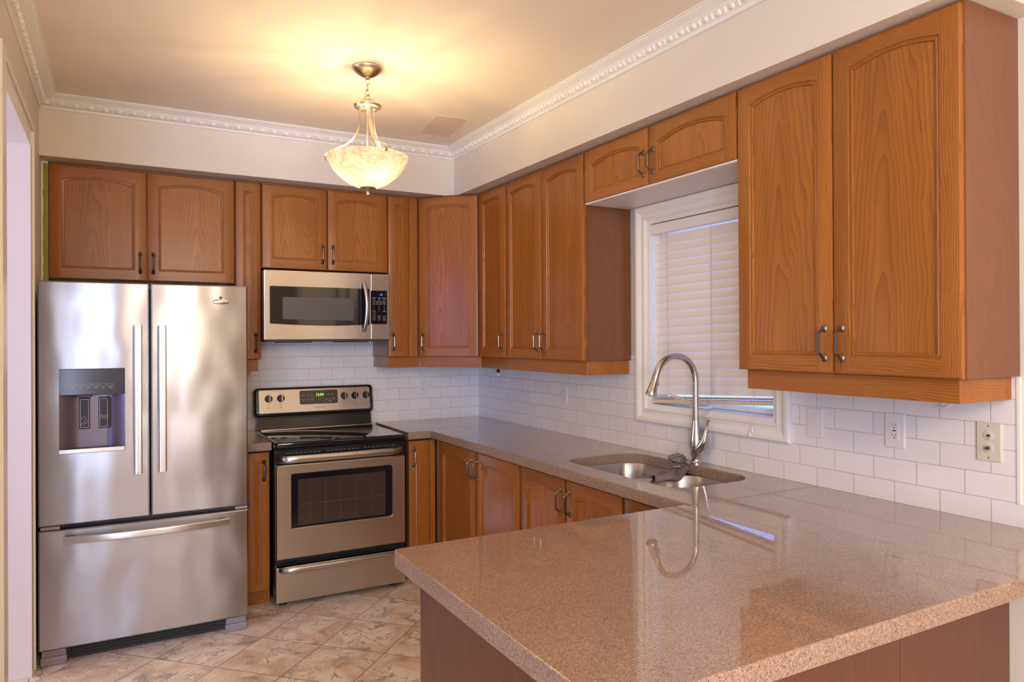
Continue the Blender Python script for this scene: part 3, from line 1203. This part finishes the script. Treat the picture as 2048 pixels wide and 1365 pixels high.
def skin(m, x0, x1, z0, z1, hole=None, nx=14, mi=0, depth=.06, r=.006):
    """gently bowed door skin with rounded edges and an optional rectangular hole"""
    xs = [x0 + (x1 - x0) * i / nx for i in range(nx + 1)]
    zs = [z0, z1]
    if hole:
        xs = sorted(set([round(x, 5) for x in xs] + [hole[0], hole[1]]))
        zs = sorted([z0, z1, hole[2], hole[3]])
    fx = lambda x: min(max(x, x0 + r), x1 - r)
    V, idx, F = [], {}, []
    def vid(x, z, lay):
        k = (x, z, lay)
        if k not in idx:
            idx[k] = len(V)
            if lay == 0:
                V.append((fx(x), fy_(x), min(max(z, z0 + r), z1 - r)))
            elif lay == 1:
                V.append((x, fy_(x) + r, z))
            else:
                V.append((x, depth, z))
        return idx[k]
    for i in range(len(xs) - 1):
        for j in range(len(zs) - 1):
            if hole and xs[i] >= hole[0] - 1e-6 and xs[i + 1] <= hole[1] + 1e-6 and zs[j] >= hole[2] - 1e-6 and zs[j + 1] <= hole[3] + 1e-6:
                continue
            F.append((vid(xs[i], zs[j], 0), vid(xs[i + 1], zs[j], 0), vid(xs[i + 1], zs[j + 1], 0), vid(xs[i], zs[j + 1], 0)))
    per = [(x, z0) for x in xs] + [(x1, z) for z in zs[1:]] + [(x, z1) for x in reversed(xs[:-1])] + [(x0, z) for z in reversed(zs[1:-1])]
    n = len(per)
    for i in range(n):
        a, b = per[i], per[(i + 1) % n]
        F.append((vid(*a, 0), vid(*a, 1), vid(*b, 1), vid(*b, 0)))
        F.append((vid(*a, 1), vid(*a, 2), vid(*b, 2), vid(*b, 1)))
    F.append(tuple(vid(*p, 2) for p in per))
    m.add(V, F, mi, True)
    return m


m = MB().box(.004, FW - .004, .066, .80, .055, 1.742, 0, .004)
m.build('body', DGREY, fr)
hx0, hx1, hz0, hz1 = .082, .349, .966, 1.358
m = skin(MB(), 0, .4515, .640, 1.764, (hx0, hx1, hz0, hz1), nx=12)
dl_ = m.build('left_door', STEEL, fr, angle=40)
m = skin(MB(), .4605, FW, .640, 1.764, nx=12)
dr_ = m.build('right_door', STEEL, fr, angle=40)
m = skin(MB(), 0, FW, .074, .618, nx=18)
dz_ = m.build('freezer_drawer', STEEL, fr, angle=40)
def flat_bar(p0, p1, wv, bow, parent, name, n=14, width=.017, thick=.009):
    p0, p1 = Vector(p0), Vector(p1)
    L = []
    W = Vector(wv)
    N = Vector((0, -1, 0))
    ax = (p1 - p0).normalized()
    for i in range(n + 1):
        u = i / n
        c = p0.lerp(p1, u) + N * (bow * (1 - (2 * u - 1) ** 2))
        l = []
        for k in range(16):
            a = 2 * PI * (k + .5) / 16
            ca, sa = math.cos(a), math.sin(a)
            l.append(c + W * (width * math.copysign(abs(ca) ** .25, ca)) + N * (thick * math.copysign(abs(sa) ** .35, sa)))
        L.append(l)
    m = MB().loops(L, 0, True, True, True, True)
    for u in (.035, .965):
        c = p0.lerp(p1, u)
        a0, a1 = c + W * .010 + ax * .014, c - W * .010 - ax * .014
        m.box(min(a0.x, a1.x), max(a0.x, a1.x), c.y, .002, min(a0.z, a1.z), max(a0.z, a1.z))
    return m.build(name, STEEL2, parent, angle=50)
flat_bar((.4035, -.046, .855), (.4035, -.046, 1.562), (1, 0, 0), .006, dl_, 'door_handle')
flat_bar((.508, -.046, .855), (.508, -.046, 1.562), (1, 0, 0), .006, dr_, 'door_handle')
flat_bar((.100, -.042, .578), (.808, -.042, .578), (0, 0, 1), .030, dz_, 'drawer_handle')
# dispenser
dp = MB()
yf = fy_((hx0 + hx1) / 2)
dp.box(hx0, hx1, yf - .001, yf + .012, 1.236, hz1, 0, .003)
pn = dp.build('dispenser_panel', DISPG, dl_)
m = MB()
for i in range(6):
    x0 = hx0 + .040 + i * .0305
    for a in ((x0, x0 + .030, 1.2785, 1.2790), (x0, x0 + .030, 1.2855, 1.2860), (x0, x0 + .0005, 1.2785, 1.286), (x0 + .0295, x0 + .03, 1.2785, 1.286)):
        m.box(a[0], a[1], yf - .0014, yf - .0008, a[2], a[3])
    text_into(m, ('FILTER', 'LIGHT', 'CUBED', 'CRUSHED', 'LOCK', 'OPTIONS')[i], .0062, x0 + .015, 1.2705, yf - .0014, 0, squash=.8)
    text_into(m, ('reset', 'on', 'ice', 'ice', 'hold', 'hold')[i], .0048, x0 + .015, 1.2640, yf - .0014, 0, squash=.8)
m.build('panel_lettering', INKW, pn, recalc=False)
m = MB()
L = []
for z in (.988, 1.236):
    l = []
    for i in range(17):
        u = i / 16
        x = hx0 + (hx1 - hx0) * u
        s_ = min(1., max(0., min(u, 1 - u) / .26))
        l.append((x, yf + .004 + .048 * (s_ * s_ * (3 - 2 * s_)), z))
    L.append(l)
m.loops(L, 0, True, False)
m.prism([(p[0], p[1]) for p in L[0]], 1.2355, 1.2365)
m.prism([(p[0], p[1]) for p in L[0]], .9855, .988)
m.build('dispenser_recess', DISPR, dl_, recalc=False)
m = MB().box(hx0, hx1, yf - .006, yf + .02, hz0, .988, 0, .003)
m.build('drip_tray', STEEL2, dl_)
m = MB().box(hx0 + .07, hx0 + .13, yf + .012, yf + .045, 1.224, 1.2355, 0, .003)
m.build('ice_chute', DGREY, dl_)
for k, px in enumerate((hx0 + .100, hx0 + .178)):
    m = MB()
    m.box(px - .021, px + .021, yf + .034, yf + .050, 1.074, 1.220, 0, .003)
    m.build('paddle', BLACKM, dl_)
    m = MB()
    yy = yf + .0335
    for a in ((px - .017, px + .017, 1.080, 1.0815), (px - .017, px + .017, 1.2125, 1.214), (px - .017, px - .0155, 1.080, 1.214), (px + .0155, px + .017, 1.080, 1.214)):
        m.box(a[0], a[1], yy - .0004, yy + .0006, a[2], a[3])
    if k == 0:
        for sx_, sz_ in ((-.003, 1.127), (.007, 1.109), (-.005, 1.098)):
            q = [(px + sx_ + math.cos(PI / 2 * i) * .009, yy, sz_ + math.sin(PI / 2 * i) * .009) for i in range(4)]
            m.tube(q, .0007, 4, 0, True)
    else:
        for z in (1.122, 1.128, 1.134):
            m.tube([(px - .017 + .034 * i / 10, yy, z + .0018 * math.sin(i * .75)) for i in range(11)], .0006, 4)
    m.build('paddle_symbol', INKW, dl_)
# badge
m = MB().ball((FW - .127, fy_(FW - .127) - .001, 1.682), .040, .006, .0135, 24, 8)
bd = m.build('badge', BADGE, dr_)
m = MB()
text_into(m, 'Whirlpool', .0115, FW - .127, 1.682, fy_(FW - .127) - .0072, 0, squash=1.0)
m.build('badge_lettering', INK, bd, recalc=False)
m = MB().ball((FW - .128, fy_(FW - .127) - .001, 1.7025), .0075, .004, .0065, 12, 6)
m.build('badge_dot', TEAL, bd)
# hinge caps, grille, feet
for x0, x1 in ((.008, .085), (.842, .900)):
    m = MB().box(x0, x1, .004, .066, .622, .637, 0, .002)
    m.build('hinge_cap', MGREY, fr)
m = MB()
m.box(FW - .006, FW + .012, .02, .05, .612, .640, 0, .003)
m.tube([(FW + .004, .035, .64), (FW + .0035, .036, .70), (FW + .0035, .04, .76)], .003, 6)
m.build('cable_clip', BLACKM, fr)
m = MB().box(.06, FW - .06, .05, .066, .010, .070)
for i in range(4):
    m.box(.12, FW - .12, .044, .0505, .018 + i * .013, .024 + i * .013)
m.build('base_grille', BLACKM, fr)
for x0 in (.006, FW - .110):
    m = MB()
    m.box(x0, x0 + .104, .006, .066, .0005, .040, 0, .006)
    m.box(x0 + .004, x0 + .100, .018, .066, .036, .070, 0, .004)
    m.build('foot', MGREY, fr)

# ------------------------------------------------------------------ range
RW = .757
rg = thing('electric_range', 'stainless steel electric range with black glass cooktop', 'range', (-1.603, -.720, 0))
m = MB().box(.002, RW - .002, .030, .655, .035, .898)
m.build('body', BLACK, rg)
m = skin
def front(x0, x1, z0, z1, dep, mi=0, bev=.004):
    return MB().box(x0, x1, 0, dep, z0, z1, mi, bev)
d1 = front(.003, RW - .003, .030, .226, .03).build('storage_drawer', STEELW, rg)
def bow_handle(parent, z, x0, x1, r, out, name='handle'):
    pts = []
    n = 20
    for i in range(n + 1):
        u = i / n
        x = x0 + (x1 - x0) * u
        e = min(u, 1 - u)
        k = min(1, e / .07)
        y = -.004 - (out - .004) * math.sin(k * PI / 2) - .008 * math.sin(PI * u)
        pts.append((x, y, z))
    m = MB().tube(pts, r, 12, 0, False, ((0, 0, 1), 1.25, .75))
    return m.build(name, STEEL2, parent, angle=60)
bow_handle(d1, .218 - .003, .022, RW - .030, .013, .036, 'drawer_handle')
# oven door with window opening
wx0, wx1, wz0, wz1 = .083, .676, .432, .742
m = MB()
ol = [(.003, .268), (RW - .003, .268), (RW - .003, .790), (.003, .790)]
def rrz(x0, x1, z0, z1, r, n=5):
    return rr(x0, x1, z0, z1, r, n)
hol = rrz(wx0, wx1, wz0, wz1, .012)
bm = bmesh.new()
def lp(pts, y):
    vs = [bm.verts.new((x, y, z)) for x, z in pts]
    return vs, [bm.edges.new((vs[i], vs[(i + 1) % len(vs)])) for i in range(len(vs))]
outr = rrz(.003 + .004, RW - .007, .272, .786, .006, 3)
o0, o1 = lp(outr, 0), lp(rrz(.003, RW - .003, .268, .790, .008, 3), .004)
o2 = lp(rrz(.003, RW - .003, .268, .790, .008, 3), .032)
h0, h1 = lp(hol, 0), lp(rrz(wx0 + .004, wx1 - .004, wz0 + .004, wz1 - .004, .010), .005)
bmesh.ops.triangle_fill(bm, edges=o0[1] + h0[1], use_beauty=True)
for a, b in ((o0, o1), (o1, o2), (h0, h1)):
    for i in range(len(a[0])):
        j = (i + 1) % len(a[0])
        bm.faces.new((a[0][i], a[0][j], b[0][j], b[0][i]))
bm.faces.new(o2[0])
od = MB().bm(bm, 0, False).build('oven_door', STEELW, rg)
MB().prism(rrz(wx0 + .003, wx1 - .003, wz0 + .003, wz1 - .003, .010), .0045, .012, 'y').build('window_surround', GLASSB, od)
wg = MB().prism(rrz(wx0 + .040, wx1 - .045, wz0 + .018, wz1 - .036, .004), .0036, .006, 'y').build('window_glass', OVENG, od)
m = MB()
for i in range(5):
    x = wx0 + .105 + i * .088
    m.box(x - .0006, x + .0006, .0032, .0038, wz0 + .03, wz1 - .05)
m.box(wx0 + .05, wx1 - .055, .0032, .0038, wz0 + .132, wz0 + .1335)
m.build('rack_lines', plain('rack_grey', srgb(92, 80, 66), .4), wg)
m = MB().box(.004, RW - .004, .004, .034, .7905, .866, 0, .003)
tb = m.build('vent_trim', BLACK, rg)
for g in range(3):
    m = MB()
    for i in range(8):
        x = .06 + (g * 9 + i) * .0245
        m.box(x, x + .017, .0025, .0045, .852, .858)
    m.build('vent_slots', DGREY, tb)
bow_handle(od, .829, .008, .722, .0165, .050, 'oven_handle')
# cooktop
m = MB()
L = []
for g, z, yf_ in ((.004, .882, .006), (.0, .888, -.002), (.0, .900, -.008), (.003, .911, -.006), (.010, .916, .004)):
    L.append([(x, y, z) for x, y in rr(g, RW - g, yf_, .650 - g, .012, 3)])
m.loops(L, 0, True, True, True, True)
ck = m.build('cooktop', GLASSB, rg, angle=50)
for bx, by, br in ((.205, .20, .108), (.555, .17, .092), (.225, .47, .082), (.55, .455, .105)):
    m = MB()
    for r0 in ((br, br * .62) if br > .1 else (br,)):
        m.lathe([(r0, .9162), (r0 - .0016, .9162)], (bx, by, 0), 48)
    m.build('burner_ring', RING, ck)
m = MB().box(.02, RW - .02, .570, .592, .916, .926, 0, .003)
m.build('rear_trim', STEEL2, ck)
# back guard
BY = .650
m = MB().prism([(.625, .9165), (.715, .9165), (.715, 1.00), (.640, 1.00), (.634, .985)], .012, RW - .012, 'x')
m.build('lower_backguard', BLACK, rg)
con = thing
m = MB()
def tilt(x, y, z):
    # control console leans back slightly about its lower edge
    a = math.radians(8)
    dz, dy = z - 1.00, y - .626
    return (x, .626 + dy * math.cos(a) + dz * math.sin(a), 1.00 + dz * math.cos(a) - dy * math.sin(a))
L = []
for g, y in ((.010, .626), (.003, .629), (0, .636), (0, .690)):
    L.append([tilt(x, y, z) for x, z in rrz(-.006 + g, RW + .006 - g, 1.002 + g, 1.184 - g, .024, 6)])
m.loops(L, 0, True, True, True, True)
cs = m.build('control_console', BLACK, rg, angle=50)
m = MB()
L = []
for g, y in ((.0, .6262), (.001, .6246), (.003, .624)):
    L.append([tilt(x, y, z) for x, z in rrz(.018 + g, RW - .016 - g, 1.020 + g, 1.170 - g, .016, 5)])
m.loops(L, 0, False, True, True, True)
fp = m.build('face_plate', STEELW, cs)
m = MB()
L = []
for g, y in ((0, .6242), (.002, .6222)):
    L.append([tilt(x, y, z) for x, z in rrz(.273 + g, .521 - g, 1.068 + g, 1.158 - g, .010, 4)])
m.loops(L, 0, False, True, True, True)
ds = m.build('display', plain('display_panel', (.05, .034, .022), .2), cs)
m = MB()
text_into(m, '12:04', .026, .402, 1.128, .6218, 0, frame=tilt, squash=.95)
m.build('clock_digits', GREENLED, ds, recalc=False)
m = MB()
for x, z, s_ in ((.298, 1.127, 'bake'), (.325, 1.127, 'broil'), (.350, 1.127, 'clean'), (.460, 1.130, 'start'), (.487, 1.130, 'stop'),
                 (.300, 1.098, 'timer'), (.327, 1.098, 'set'), (.350, 1.098, 'clock'), (.400, 1.098, 'lock'), (.446, 1.098, 'warm'), (.470, 1.098, 'up'), (.492, 1.098, 'down'), (.470, 1.084, 'temp')):
    text_into(m, s_, .009, x, z, .6218, 0, frame=tilt)
m.build('display_lettering', INKW, ds, recalc=False)
m = MB()
text_into(m, 'FRIGIDAIRE', .0125, .398, 1.046, .6236, 0, frame=tilt, squash=1.1)
m.build('brand_lettering', INK, fp, recalc=False)
for i, x in enumerate((.080, .155, .564, .636, .712)):
    m = MB()
    text_into(m, 'OFF', .007, x, 1.149, .6236, 0, frame=tilt)
    text_into(m, 'LO   HI', .007, x, 1.078, .6236, 0, frame=tilt)
    a = [(x - .007, 1.052), (x + .007, 1.052), (x + .007, 1.060), (x - .007, 1.060)]
    m.tube([tilt(p, .6236, z) for p, z in a], .0004, 4, 0, True)
    xa, yc = x - .006 + .004 * (i % 2), tilt(x, .6236, 1.056)[1]
    m.box(xa, xa + .003, yc - .0002, yc + .0002, 1.053, 1.056)
    m.build('knob_marking', INK, fp, recalc=False)
for x in (.080, .155, .564, .636, .712):
    m = MB()
    L = []
    for r, y in ((.0245, .6238), (.0245, .6215), (.0225, .611), (.0205, .608)):
        L.append([tilt(x + r * math.cos(2 * PI * k / 22), y, 1.114 + r * math.sin(2 * PI * k / 22)) for k in range(22)])
    m.loops(L, 0, True, True, False, True)
    v = [tilt(x + a, b, 1.114 + c) for a in (-.006, .006) for b in (.597, .609) for c in (-.021, .0215)]
    m.add(v, [(0, 1, 3, 2), (4, 6, 7, 5), (0, 4, 5, 1), (2, 3, 7, 6), (0, 2, 6, 4), (1, 5, 7, 3)], 0)
    v = [tilt(x + a, b, 1.114 + c) for a in (.0005, .0062) for b in (.5965, .598) for c in (-.0205, .021)]
    m.add(v, [(0, 1, 3, 2), (4, 6, 7, 5), (0, 4, 5, 1), (2, 3, 7, 6), (0, 2, 6, 4), (1, 5, 7, 3)], 1)
    m.build('knob', [BLACK, STEEL2], cs)
for x in (.05, RW - .06):
    for y in (.07, .6):
        MB().lathe([(.022, 0), (.022, .012), (.012, .014), (.012, .036)], (x, y, 0), 14, cap0=True, cap1=True).build('foot', BLACKM, rg)

# ------------------------------------------------------------------ microwave
MW, MZ0, MZ1 = .776, 1.486, 1.904
mw = thing('microwave_oven', 'stainless over the range microwave with black window', 'microwave', (-1.608, -.410, MZ0))
H = MZ1 - MZ0
MB().box(.004, MW - .004, .036, .402, .006, H, 0, .003).build('body', plain('microwave_case', srgb(96, 84, 76), .4), mw)
m = MB().box(0, .6475, 0, .036, .0, H, 0, .006, 3)
md = m.build('oven_door', STEELW, mw)
# black window with gently dropping lower edge
pl = []
for i in range(15):
    u = i / 14
    pl.append((.034 + (.640 - .034) * u, .099 - .012 * math.sin(PI * u * .9)))
pl += [(.640, .322), (.034, .322)]
bw = MB().prism(pl, -.0014, .004, 'y').build('window', GLASSB, md)
MB().prism([(.108, .125), (.540, .120), (.540, .258), (.108, .258)], -.0020, .0, 'y').build('screen', MESHG, bw)
pts = []
for i in range(17):
    u = i / 16
    e = min(u, 1 - u)
    pts.append((.603 + .010 * math.sin(PI * u), -.006 - .040 * math.sin(PI * u) ** .6, .055 + .305 * u))
MB().tube(pts, .0135, 12, 0, False, ((1, 0, 0), 1.0, .6)).build('handle', STEEL2, md, angle=60)
m = MB().box(.6485, MW, 0, .036, 0, H, 0, .006, 3)
cp = m.build('control_panel', STEELW, mw)
kp = MB().prism(rrz(.650, .757, .099, .312, .006, 4), -.0014, .004, 'y').build('keypad', GLASSB, cp)
m = MB()
text_into(m, ':18', .020, .715, .286, -.0019, 0)
m.build('clock_digits', BLUELED, kp, recalc=False)
m = MB()
rows = [(.262, ('COOK', 'TIME', 'POWER'), .008), (.251, ('DEF', 'ADD', 'SET'), .008), (.236, ('POP', 'VEG', 'MELT', 'PIZZA'), .008), (.226, ('SOUP', 'RICE', 'MEAT', 'FISH'), .008),
        (.214, '123', .010), (.203, '456', .010), (.192, '789', .010), (.180, ('START', '0', 'CLOCK'), .008), (.150, ('TIMER', 'LIGHT', 'FAN'), .008), (.139, ('HOLD', 'HOOD', 'HIGH'), .008), (.126, ('STOP', 'LOCK', 'OPTION'), .008)]
for z, it, sz in rows:
    for i, s_ in enumerate(it):
        text_into(m, s_, sz, .668 + (.735 - .668) * i / (len(it) - 1) + .002, z, -.0018, 0, squash=.85)
for z in (.244, .268):
    m.box(.66, .748, -.0018, -.0014, z - .0003, z + .0003)
m.build('key_lettering', INKW, kp, recalc=False)
m = MB()
for z in (.170, .163):
    m.box(.661, .681, -.0018, -.0014, z - .0022, z + .0012)
m.build('stop_key', REDINK, kp)
m = MB().box(.012, MW - .02, .02, .39, -.010, .006, 0, .003)
m.box(.0, MW - .0, .004, .030, -.002, .001)
m.box(.10, .30, .08, .20, -.016, -.009)
m.box(.46, .66, .08, .20, -.016, -.009)
m.build('vent_underside', DGREY, mw)

# ------------------------------------------------------------------ pendant lamp
PX, PY = -1.347, -1.585
pd = thing('pendant_lamp', 'lit alabaster glass bowl pendant lamp hanging from the ceiling', 'lamp', (PX, PY, CZ))
z0 = CZ
m = MB().lathe([(.001, 0), (.070, 0), (.0715, -.004), (.070, -.010), (.058, -.022), (.038, -.036), (.018, -.046), (.012, -.049), (.012, -.053), (.004, -.056)], (0, 0, 0), 36, cap1=True)
m.build('canopy', LAMPM, pd)
m = MB()
zc = -.052
for i in range(4):
    pts = []
    ww, hh_ = (.009, .0165) if i < 3 else (.0145, .0150)
    zm = zc - hh_ + .003
    for k in range(16):
        a = 2 * PI * k / 16
        x, z = ww * math.cos(a), zm + hh_ * math.sin(a)
        pts.append((x, 0, z) if i % 2 == 0 else (0, x, z))
    if i == 3:
        pts = [(p[0] * .8 - p[1] * .6, p[0] * .6 + p[1] * .8, p[2]) for p in pts]
    m.tube(pts, .0025, 6, 0, True)
    zc -= 2 * hh_ - .007
m.build('chain', LAMPM, pd)
hz = zc - .012 + .004
m = MB().lathe([(.003, .012), (.010, .008), (.040, .004), (.046, .0), (.048, -.004), (.060, -.008), (.0645, -.017), (.060, -.026), (.046, -.031), (.044, -.037), (.028, -.041), (.004, -.042)], (0, 0, hz), 36, cap1=True)
m.build('hub', LAMPM, pd)
RIM = .185
zr = 2.335 - z0
for a in (math.radians(153), math.radians(275), math.radians(33)):
    ca, sa = math.cos(a), math.sin(a)
    prof = [(.036, hz - .034), (.036, hz - .08), (.040, hz - .115), (.055, hz - .155), (.080, hz - .185), (.115, zr + .046), (.150, zr + .034), (.178, zr + .022), (.193, zr + .010), (.197, zr - .004), (.193, zr - .016)]
    # smooth the profile
    pts = []
    for i in range(len(prof) - 1):
        for k in range(3):
            u = k / 3
            pts.append((prof[i][0] * (1 - u) + prof[i + 1][0] * u, prof[i][1] * (1 - u) + prof[i + 1][1] * u))
    pts.append(prof[-1])
    for _ in range(3):
        pts = [pts[0]] + [((pts[i - 1][0] + 2 * pts[i][0] + pts[i + 1][0]) / 4, (pts[i - 1][1] + 2 * pts[i][1] + pts[i + 1][1]) / 4) for i in range(1, len(pts) - 1)] + [pts[-1]]
    MB().tube([(r * ca, r * sa, z) for r, z in pts], .0085, 8, 0, False, ((-sa, ca, 0), 1.25, .36)).build('arm', LAMPM, pd, angle=60)
m = MB().tube([(0, 0, hz - .04), (0, 0, zr - .155)], .0055, 8)
m.build('stem', LAMPM, pd)
prof = [(RIM, zr), (RIM + .002, zr - .006), (RIM - .003, zr - .018), (.172, zr - .042), (.152, zr - .072), (.126, zr - .098), (.094, zr - .122), (.060, zr - .139), (.030, zr - .147), (.012, zr - .149)]
m = MB().lathe(prof, (0, 0, 0), 48)
m.build('glass_bowl', ALAB, pd, angle=80)
m = MB().lathe([(.036, zr - .140), (.037, zr - .146), (.031, zr - .150), (.018, zr - .156), (.011, zr - .163), (.009, zr - .168), (.0105, zr - .172), (.009, zr - .178), (.003, zr - .182)], (0, 0, 0), 24, cap0=True, cap1=True)
m.build('finial', LAMPM, pd)
for a in (165, 285, 45):
    a = math.radians(a)
    bx, by, bz = .085 * math.cos(a), .085 * math.sin(a), zr - .030
    m = MB().lathe([(.006, .045), (.013, .040), (.013, .018), (.012, .012)], (bx, by, bz), 12, mi=1, cap0=True)
    m.ball((bx, by, bz - .008), .018, .018, .022, 12, 8, 0)
    m.build('bulb', [BULB, LAMPM], pd)
    ld = bpy.data.lights.new('bulb_glow', 'POINT')
    ld.energy = 10
    ld.color = (1.0, .74, .42)
    ld.shadow_soft_size = .028
    lo = bpy.data.objects.new('bulb_glow', ld)
    COL.objects.link(lo)
    lo.location = (PX + bx * .95, PY + by * .95, CZ + bz + .010 - .03)

# ------------------------------------------------------------------ plates on the backsplash
def plate(name, label, cat, loc, rz, w, h, mat, kind):
    t = thing(name, label, cat, loc, rz)
    p = MB().box(-w / 2, w / 2, -.006, 0, -h / 2, h / 2, 0, .003).build('cover_plate', mat, t)
    if kind == 'outlet':
        m = MB().box(-.0165, .0165, -.0075, -.0055, -.033, .033, 0, .001)
        q = m.build('receptacle', mat, t)
        m = MB()
        for z in (.018, -.018):
            m.box(-.007, -.005, -.0079, -.0072, z - .001, z + .007)
            m.box(.005, .0068, -.0079, -.0072, z - .001, z + .0065)
            m.lathe([(.0026, -.0079), (.0026, -.0072)], (0, 0, z - .0075), 8, 'y', cap0=True)
        if h > .118:
            m.box(-.006, .006, -.0079, -.0072, -.0022, .0022)
        m.build('slots', INK, q)
    if kind == 'switch':
        m = MB()
        m.add([(-.0165, -.0066, -.033), (.0165, -.0066, -.033), (.0165, -.0105, .033), (-.0165, -.0105, .033), (-.0165, 0, -.033), (.0165, 0, -.033), (.0165, 0, .033), (-.0165, 0, .033)],
              [(0, 1, 2, 3), (4, 7, 6, 5), (0, 4, 5, 1), (1, 5, 6, 2), (2, 6, 7, 3), (3, 7, 4, 0)])
        m.build('rocker', mat, t)
    if kind == 'jack':
        for z in (.019, -.019):
            MB().lathe([(.0165, -.0056), (.0165, -.0072), (.0150, -.0078), (.003, -.0078)], (0, 0, z), 24, 'y', cap1=True).build('jack_insert', mat, t)
        m = MB().box(-.005, .005, -.0084, -.0074, .015, .023, 0)
        m.box(-.003, .003, -.0084, -.0074, .0085, .010, 0)
        m.build('phone_jack', INK, t)
        m = MB().lathe([(.0062, -.0074), (.0062, -.012), (.0045, -.0125), (.0045, -.020), (.002, -.0205)], (0, 0, -.019), 12, 'y', cap1=True)
        m.build('coax_jack', PEWTER, t)
    for z in (h / 2 - .011, -h / 2 + .011):
        MB().lathe([(.0031, -.0058), (.0028, -.0070), (.001, -.0072)], (0, 0, z), 10, 'y', cap1=True).build('screw', NICKEL if kind == 'jack' else mat, t)
    return t


plate('power_outlet', 'white wall outlet on the tile right of the range', 'outlet', (-.446, -.006, 1.154), 0, .066, .112, WHITEP, 'outlet')
plate('power_outlet', 'white wall outlet on the tile left of the window', 'outlet', (-.006, -1.186, 1.150), RZ, .070, .114, WHITEP, 'outlet')
plate('light_switch', 'white rocker light switch on the tile right of the window', 'switch', (-.006, -2.950, 1.158), RZ, .070, .114, WHITEP, 'switch')
plate('power_outlet', 'white outlet with test button under the far right wall cabinet', 'outlet', (-.006, -3.276, 1.163), RZ, .072, .120, WHITEP, 'outlet')
plate('phone_and_cable_plate', 'ivory wall plate with phone jack and cable jack at far right', 'wall plate', (-.006, -3.582, 1.162), RZ, .073, .120, IVORY, 'jack')

# ------------------------------------------------------------------ loose wiring under the cabinets
m = MB()
m.tube([(-.15, -.600, 1.371), (-.15, -.600, 1.305), (-.15, -.600, 1.285)], .0025, 6)
m.lathe([(.003, .020), (.009, .016), (.0105, .008), (.0105, -.004), (.006, -.006)], (-.15, -.600, 1.268), 14, cap0=True, cap1=True)
pw = tag(m.build('cabinet_light_wire', BLACKM), 'short black wire with brass connector dangling under the corner wall cabinet', 'wire')
m = MB()
for dx in (-.005, .005):
    m.box(-.15 + dx - .002, -.15 + dx + .003, -.606, -.598, 1.244, 1.264, 0, .001)
m.build('brass_contact', BRASS, pw)
m = MB()
pts = []
for i in range(15):
    u = i / 14
    pts.append((-.06, -3.40 - .14 * u, 1.366 - .105 * math.sin(PI * u) ** .7))
m.tube(pts, .0035, 8)
tag(m.build('loose_cable', WHITEP), 'white cable looping down under the far right wall cabinet', 'cable')
